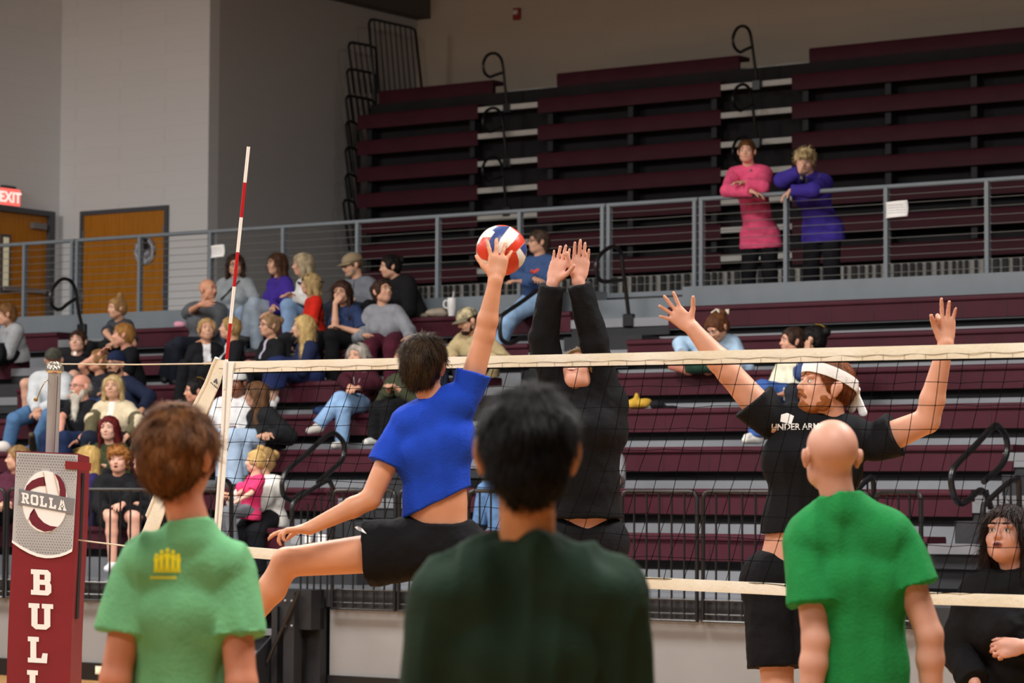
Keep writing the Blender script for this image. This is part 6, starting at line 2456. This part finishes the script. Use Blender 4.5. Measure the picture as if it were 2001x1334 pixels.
# blocker in black behind the net, arms straight up
p = PP(13.15)
J = dict(pelvis=p(1143, 1045), neck=p(1143, 788), shL=p(1185, 790, 0.02), shR=p(1092, 775), elR=p(1062, 660, -0.02), wrR=p(1080, 553, -0.06),
         elL=p(1162, 668, -0.02), wrL=p(1130, 550, -0.06), hipL=p(1175, 1060), hipR=p(1110, 1060), knL=p(1178, 1230, -0.08), anL=p(1180, 1400, 0.12), knR=p(1108, 1230, -0.05), anR=p(1100, 1395, 0.15))
person('blocker in a black long-sleeved top and black trousers reaching both hands over the net', J, -8, p(1132, 729), None, (-22, 34, 0),
       dict(col='121214', sleeve=1.97, t=0.034, loose=0.9, hemcut=(p(1143, 1012), -Z_)), dict(col='19191c', t=0.022, waist=0.02),
       hair=('pony', '8d6b42', '6b4f30'), sk='d8a08a', vox=0.0065, cvox=0.008, S_=1.0, mouth='smile', lips='a0524c', brow='6b4f30', shoes='d0d0d0', wr=0.007, fem=True, g=1.08,
       hands={'R': dict(d=unit(Z_ + X_ * 0.30), pn=unit(-Y_ - X_ * 0.35), th=X_, curl=(8, 6, 7, 10), spread=0.05, s=1.04), 'L': dict(d=unit(Z_ + X_ * 0.12), pn=unit(-Y_ - X_ * 0.10), th=-X_, curl=(10, 6, 7, 12), spread=0.03, tout=0.55, s=1.08)}, hdens=1500)

# tall blocker with the white headband
p = PP(12.2)
c = p(1612, 762)
J = dict(pelvis=p(1548, 1118), neck=p(1632, 852, 0.0), shR=p(1507, 822), shL=p(1706, 868), elR=p(1425, 728, 0.0), wrR=p(1352, 640, 0.0),
         elL=p(1812, 822, -0.08), wrL=p(1848, 672, -0.16), hipL=p(1590, 1135), hipR=p(1508, 1135), knL=p(1610, 1335, -0.1), anL=p(1610, 1520, 0.2), knR=p(1520, 1345, -0.08), anR=p(1500, 1530, 0.25))
t, body, shirt = person('bearded blocker in a black t-shirt and white headband with both arms spread', J, -15, c, None, (-72, 14, 4),
       dict(col='17181b', sleeve=0.42, t=0.020, flare=0.026, hemcut=(p(1540, 1040), -Z_ + X_ * 0.06)), dict(col='131316', len=0.80, t=0.016, waist=0.035),
       hair=('crop', '5c3018', '7d4522'), hv=0.99, beard=('94592f', 0.0), hs=1.14, sk='d39a80', vox=0.0065, cvox=0.0065, S_=1.12, armk=1.16, g=1.08, brow='a8622f', mouth='closed', shoes='d5d5d5', wr=0.008, drape=0.004,
       hands={'R': dict(d=unit(-X_ * 0.72 + Z_ * 0.62), pn=-Y_, th=unit(X_ + Z_), curl=(6, 5, 6, 8), spread=0.32, tout=1.25, s=1.02), 'L': dict(d=unit(Z_ * 1.0 - X_ * 0.02), pn=-Y_, th=-X_, curl=(80, 10, 12, 14), spread=0.14, tout=0.55, tcurl=40, s=1.10)},
       hdens=3500, hvox=0.005)
R = frame(-72, 14, 4)
hs = 1.12
mb = MB()
vs, fs = [], []
N = 48
for i in range(N):
    a = i / N * 6.283
    x, y = 0.093 * math.sin(a), -0.012 + 0.113 * math.cos(a)
    zc = 0.052 + 0.018 * math.cos(a)
    for dz, dr in ((-0.022, 1.03), (0.0, 1.05), (0.022, 1.02), (0.022, 0.93), (-0.022, 0.93)):
        vs.append(c + hs * (R[0] * x * dr + R[1] * ((y + 0.012) * dr - 0.012) + R[2] * (zc + dz)))
for i in range(N):
    j = (i + 1) % N
    for k in range(5):
        l = (k + 1) % 5
        fs.append((i * 5 + k, i * 5 + l, j * 5 + l, j * 5 + k))
mb.add(vs, fs)
hb = mb.build('headband', mat('band_cloth', srgb('efefee'), 0.8, bump=0.2, bscale=60), t)
kn = c + hs * (R[1] * -0.128 + R[2] * 0.036)
Sk = SDF()
Sk.ell(kn, (0.02, 0.02, 0.016))
Sk.cap(kn, kn + X_ * 0.03 - Z_ * 0.10, 0.008, 0.020, 0.01, flat=Y_, fs=0.4)
Sk.cap(kn, kn - X_ * 0.02 - Z_ * 0.085, 0.008, 0.018, 0.01, flat=Y_, fs=0.4)
v, q = Sk.mesh(0.005)
np_obj('headband_knot', v, q, mat('band_cloth', srgb('efefee'), 0.8), hb)
P = text_polys('UNDER ARMOUR', 0.038, 0.0006)
decal('chest_lettering', [[(x * 0.95, y + x * 0.02) for x, y in poly] for poly in P], shirt, PX(1519, 837, 11.85), unit(X_ - Z_ * 0.0), Z_, M_PAPER, shirt, grid=0.02)
decal('chest_logo', [[(0.0, 0.0), (0.045, -0.012), (0.058, 0.024), (0.030, 0.038), (0.004, 0.030)]], shirt, PX(1537, 820, 11.85), X_, Z_, M_PAPER, shirt)

# woman in black watching at the right
p = PP(11.6)
J = dict(pelvis=p(1985, 1395), neck=p(1985, 1128), shR=p(1912, 1162), shL=p(2060, 1165), elR=p(1868, 1270, 0.02), wrR=p(1905, 1335, -0.14), elL=p(2085, 1285, 0.0), wrL=p(2000, 1262, -0.22),
         knL=p(2020, 1600), anL=p(2020, 1790), knR=p(1950, 1600), anR=p(1945, 1790))
for a in 'LR':
    J['an' + a][2] = 0.085
t, body, shirt = person('dark haired woman in a black hoodie looking up at the right edge of the picture', J, -25, p(1968, 1050), None, (-32, 14, 0),
       dict(col='151517', sleeve=1.96, t=0.036, hood=True), dict(col='17171a', t=0.02), hair=('long', '1d1413', '2f211e'), hs=1.04, fem=True, sk='d49c88', vox=0.006, cvox=0.0075,
       g=1.05, brow='2a1a16', lips='8f4a48', mouth='open', shoes='2a2a2c', wr=0.010, hv=1.08, hands={'R': 'none', 'L': dict(d=unit(-X_ - Z_ * 0.15), pn=unit(Y_ - Z_ * 0.4), th=Z_, curl=(48, 50, 52, 54), spread=0.04, tout=0.5, tcurl=30, s=0.98)}, hdens=2500)
mb = MB()
wv = npv(PX(1993, 1260, 11.36))
ax_ = unit(J['wrL'] - J['elL'])
mb.lathe(J['wrL'] - ax_ * 0.012, [(0.033, -0.008), (0.035, 0.0), (0.033, 0.010)], 18, axis=ax_)
o = mb.build('wrist_watch', mat('watch', srgb('33383c'), 0.3), origin=J['wrL'])
tag(o, 'dark wrist watch on the wrist of the woman in the black hoodie', 'watch')

# man with the shaved head in the green t-shirt, seen from behind
p = PP(9.0)
J = dict(pelvis=p(1692, 1440), neck=p(1640, 985, -0.02), shL=p(1576, 1050), shR=p(1750, 1058), elL=p(1594, 1250, -0.08), wrL=p(1580, 1415, -0.10), elR=p(1816, 1240, -0.06), wrR=p(1822, 1410, -0.05),
         knL=p(1640, 1760, 0.0), anL=p(1635, 1990), knR=p(1715, 1760, 0.0), anR=p(1720, 1990))
for a in 'LR':
    J['an' + a][2] = 0.085
    J['kn' + a][2] = 0.50
person('man with a shaved head in a kelly green t-shirt standing with his back turned', J, 188, p(1624, 893), None, (190, 4, 0),
       dict(col='1f7d3f', sleeve=0.66, sleeveR=0.50, t=0.034, flare=0.022, neckline=0.006, sk=0.012), dict(col='17171a', len=0.8, t=0.03), hair=None, sk='c4917c', vox=0.006, cvox=0.006, S_=1.05, g=0.92, brow='8a6a50', hs=1.03,
       shoes='d5d5d5', wr=0.005, drape=0.006, nk=0.93, hem=0.2, ear=0.95)

# youth in the light green t-shirt
p = PP(7.4)
J = dict(pelvis=p(352, 1535), neck=p(374, 1035, -0.01), shL=p(268, 1108), shR=p(452, 1110), elL=p(226, 1325, -0.04), wrL=p(205, 1520, 0.1), elR=p(472, 1335, -0.07), wrR=p(480, 1530, 0.1),
         knL=p(310, 1900), anL=p(310, 2200), knR=p(400, 1900), anR=p(400, 2200))
for a in 'LR':
    J['an' + a][2] = 0.085
    J['kn' + a][2] = 0.50
t, body, shirt = person('auburn haired youth in a light green t-shirt with a yellow print, back turned', J, 174, p(352, 893), None, (152, -4, 0),
       dict(col='6aa876', sleeve=0.60, t=0.022, flare=0.020, neckline=0.004, sk=0.008), dict(col='2a2c34', len=0.8, t=0.03), hair=('short', '4f2d12', '7a4a20'), hv=1.05, sk='c98468', vox=0.006, cvox=0.006, S_=0.98, g=0.90, hs=0.98,
       shoes='d5d5d5', wr=0.006, drape=0.010, ear=1.15, nk=0.9, hdens=16000, hvox=0.0045, hem=0.2, brow='5a3416')
q = lambda x, y: ((x - 310) / 743.0, -(y - 1100) / 743.0)
fig = []
for cx, h, w in ((290, 38, 9), (300, 46, 9), (311, 50, 10), (322, 46, 9), (332, 38, 9)):
    yb = 1121
    fig.append([q(cx - w / 2, yb), q(cx - 1, yb), q(cx, yb - 12), q(cx + 1, yb), q(cx + w / 2, yb), q(cx + w / 2 - 1, yb - h * 0.45), q(cx + w / 2 + 1, yb - h * 0.75), q(cx - w / 2 - 1, yb - h * 0.75), q(cx - w / 2 + 1, yb - h * 0.45)])
    fig.append([q(cx + 4 * math.cos(a * 0.785), yb - h * 0.86 + 4.5 * math.sin(a * 0.785)) for a in range(8)])
for i in range(14):
    x = 278 + i * 3.7
    fig.append([q(x, 1128), q(x + 2.6, 1128.4), q(x + 2.6, 1133.5), q(x, 1133)])
decal('yellow_print', fig, shirt, PX(310, 1100, 7.15), X_, Z_, mat('print_yellow', srgb('efe21c'), 0.7), shirt)

# person in the dark green sweatshirt, nearest of all
p = PP(5.9)
J = dict(pelvis=p(1030, 1700), neck=p(1030, 1072, -0.01), shL=p(878, 1165), shR=p(1186, 1165), elL=p(838, 1450), wrL=p(835, 1690, 0.1), elR=p(1225, 1450), wrR=p(1230, 1690, 0.1),
         knL=p(980, 2100), anL=p(980, 2500), knR=p(1080, 2100), anR=p(1080, 2500))
for a in 'LR':
    J['an' + a][2] = 0.085
    J['kn' + a][2] = 0.50
person('person with short black hair in a dark green sweatshirt, nearest to the lens, back turned', J, 180, p(1030, 886), None, (180, 2, 0),
       dict(col='1e3024', sleeve=1.97, t=0.034, neckline=0.004), dict(col='1c1d22', t=0.03), hair=('short', '070606', '0e0b0b'), hv=0.98, ear=1.22, sk='b5794e', vox=0.006, cvox=0.007, S_=1.03, g=1.0, hs=1.06,
       shoes='d5d5d5', wr=0.006, drape=0.012, nk=0.98, hdens=14000, hvox=0.0045, hem=0.14)

# ================================================================== belongings on the benches
def P_on(px, row, dq=0.12):
    q = SEAT_Q[row] + dq
    p = SQ(px, 700, q)
    return ST(p.dot(AU), q, SEAT_Z[row])


o = P_on(882, 7)
t = empty('tumbler', o)
tag(t, 'white handled tumbler with a straw standing on the top bench', 'tumbler')
M_TUM = mat('tumbler_white', srgb('d9d9d7'), 0.35)
mb = MB()
mb.lathe(o, [(0.034, 0.0), (0.036, 0.03), (0.046, 0.09), (0.048, 0.19), (0.044, 0.20)], 20)
mb.build('cup', M_TUM, t)
mb = MB()
mb.tube(smooth_path([o + Vector((-0.046, 0, 0.17)), o + Vector((-0.078, 0, 0.165)), o + Vector((-0.082, 0, 0.11)), o + Vector((-0.046, 0, 0.09))]), 0.009, 8)
mb.build('handle', M_TUM, t)
mb = MB()
mb.tube([o + Vector((0.01, 0, 0.19)), o + Vector((0.022, 0, 0.27))], 0.005, 8)
mb.build('straw', M_TUM, t)


def lump(name, o, parts, m, label, cat, amp=0.006, seed=3, parent=None):
    S = SDF()
    for (x, y, z, rx, ry, rz) in parts:
        S.ell(np.array(o) + np.array([x, y, z]), (rx, ry, rz), None, 0.03)
    v, q = S.mesh(0.008, noise=fold_noise(amp, seed))
    ob = np_obj(name, v, q, m, parent, origin=None if parent else o)
    if not parent:
        tag(ob, label, cat)
    return ob


lump('pouch', P_on(853, 7), [(0, 0, 0.045, 0.12, 0.08, 0.045), (0.05, 0, 0.05, 0.07, 0.07, 0.05)], cloth('9a8f80'), 'beige crumpled pouch lying beside the white tumbler on the top bench', 'pouch')
lump('folded_jacket', P_on(832, 7, 0.1), [(0, 0, 0.02, 0.06, 0.08, 0.03)], cloth('7a7360'), 'small olive cloth beside the beige pouch on the top bench', 'cloth')
o = P_on(1246, 4)
lump('yellow_bag', o, [(-0.04, 0, 0.045, 0.06, 0.06, 0.045), (0.05, 0, 0.05, 0.07, 0.06, 0.045), (-0.01, -0.01, 0.10, 0.02, 0.03, 0.045), (0.09, 0, 0.08, 0.04, 0.03, 0.02)], cloth('c29a3c'),
     'small mustard yellow drawstring bag on the bench right of the blocker in black', 'bag', 0.008)
lump('black_scarf', P_on(1285, 4), [(0, 0, 0.035, 0.07, 0.07, 0.04), (0.09, 0, 0.015, 0.09, 0.05, 0.018)], cloth('1b1b20'), 'crumpled black cloth next to the yellow bag on the bench', 'cloth')
lump('navy_jacket', P_on(632, 4), [(0, 0, 0.03, 0.10, 0.08, 0.05), (0.03, -0.1, -0.06, 0.09, 0.05, 0.08)], cloth('24365c'), 'dark blue jacket heaped left of the woman with crossed legs', 'jacket')
o = P_on(288, 3)
t = empty('drink_bottle', o)
tag(t, 'orange drink bottle standing on the bench right of the blond woman', 'bottle')
mb = MB()
mb.lathe(o, [(0.033, 0.0), (0.035, 0.02), (0.033, 0.08), (0.036, 0.14), (0.030, 0.19)], 16)
mb.build('bottle_body', mat('bottle_orange', srgb('b0452a'), 0.3), t)
mb = MB()
mb.lathe(o + Vector((0, 0, 0.19)), [(0.026, 0.0), (0.026, 0.03)], 16)
mb.build('cap', mat('bottle_cap', srgb('a8a0a0'), 0.4), t)
lump('pink_slipper', SQ(352, 634, SEAT_Q[7] + 0.3), [(0, 0, 0.0, 0.07, 0.05, 0.04)], cloth('e0a0b4'), 'small pink item lying behind the bald man on the top bench', 'item')
o = P_on(8, 3)
lump('paper_bag', o, [(0, 0, 0.05, 0.08, 0.06, 0.06)], mat('bag_white', srgb('d6cfc9'), 0.7), 'white and red bag on the bench at the left edge', 'bag')

# small boxes with labels on the deck behind the outstretched hand
t = empty('control_box', SQ(632, 1044, 18.6))
tag(t, 'grey control box with white labels behind the stair railing', 'box')
for (x0, x1, y0, y1, m) in ((540, 595, 1040, 1062, mat('box_grey', srgb('8c8f94'), 0.5)), (598, 612, 1044, 1060, M_PAPER), (572, 582, 1044, 1060, M_PAPER)):
    a, b = SQ(x0 + 28, y1, 18.3), SQ(x1 + 28, y0, 18.3)
    q0 = 18.3 if m is not M_PAPER else 18.27
    one('box_body' if m is not M_PAPER else 'paper_label', m, a.dot(AU), q0, a.z, b.dot(AU), 18.4 if m is not M_PAPER else 18.29, b.z, parent=t)
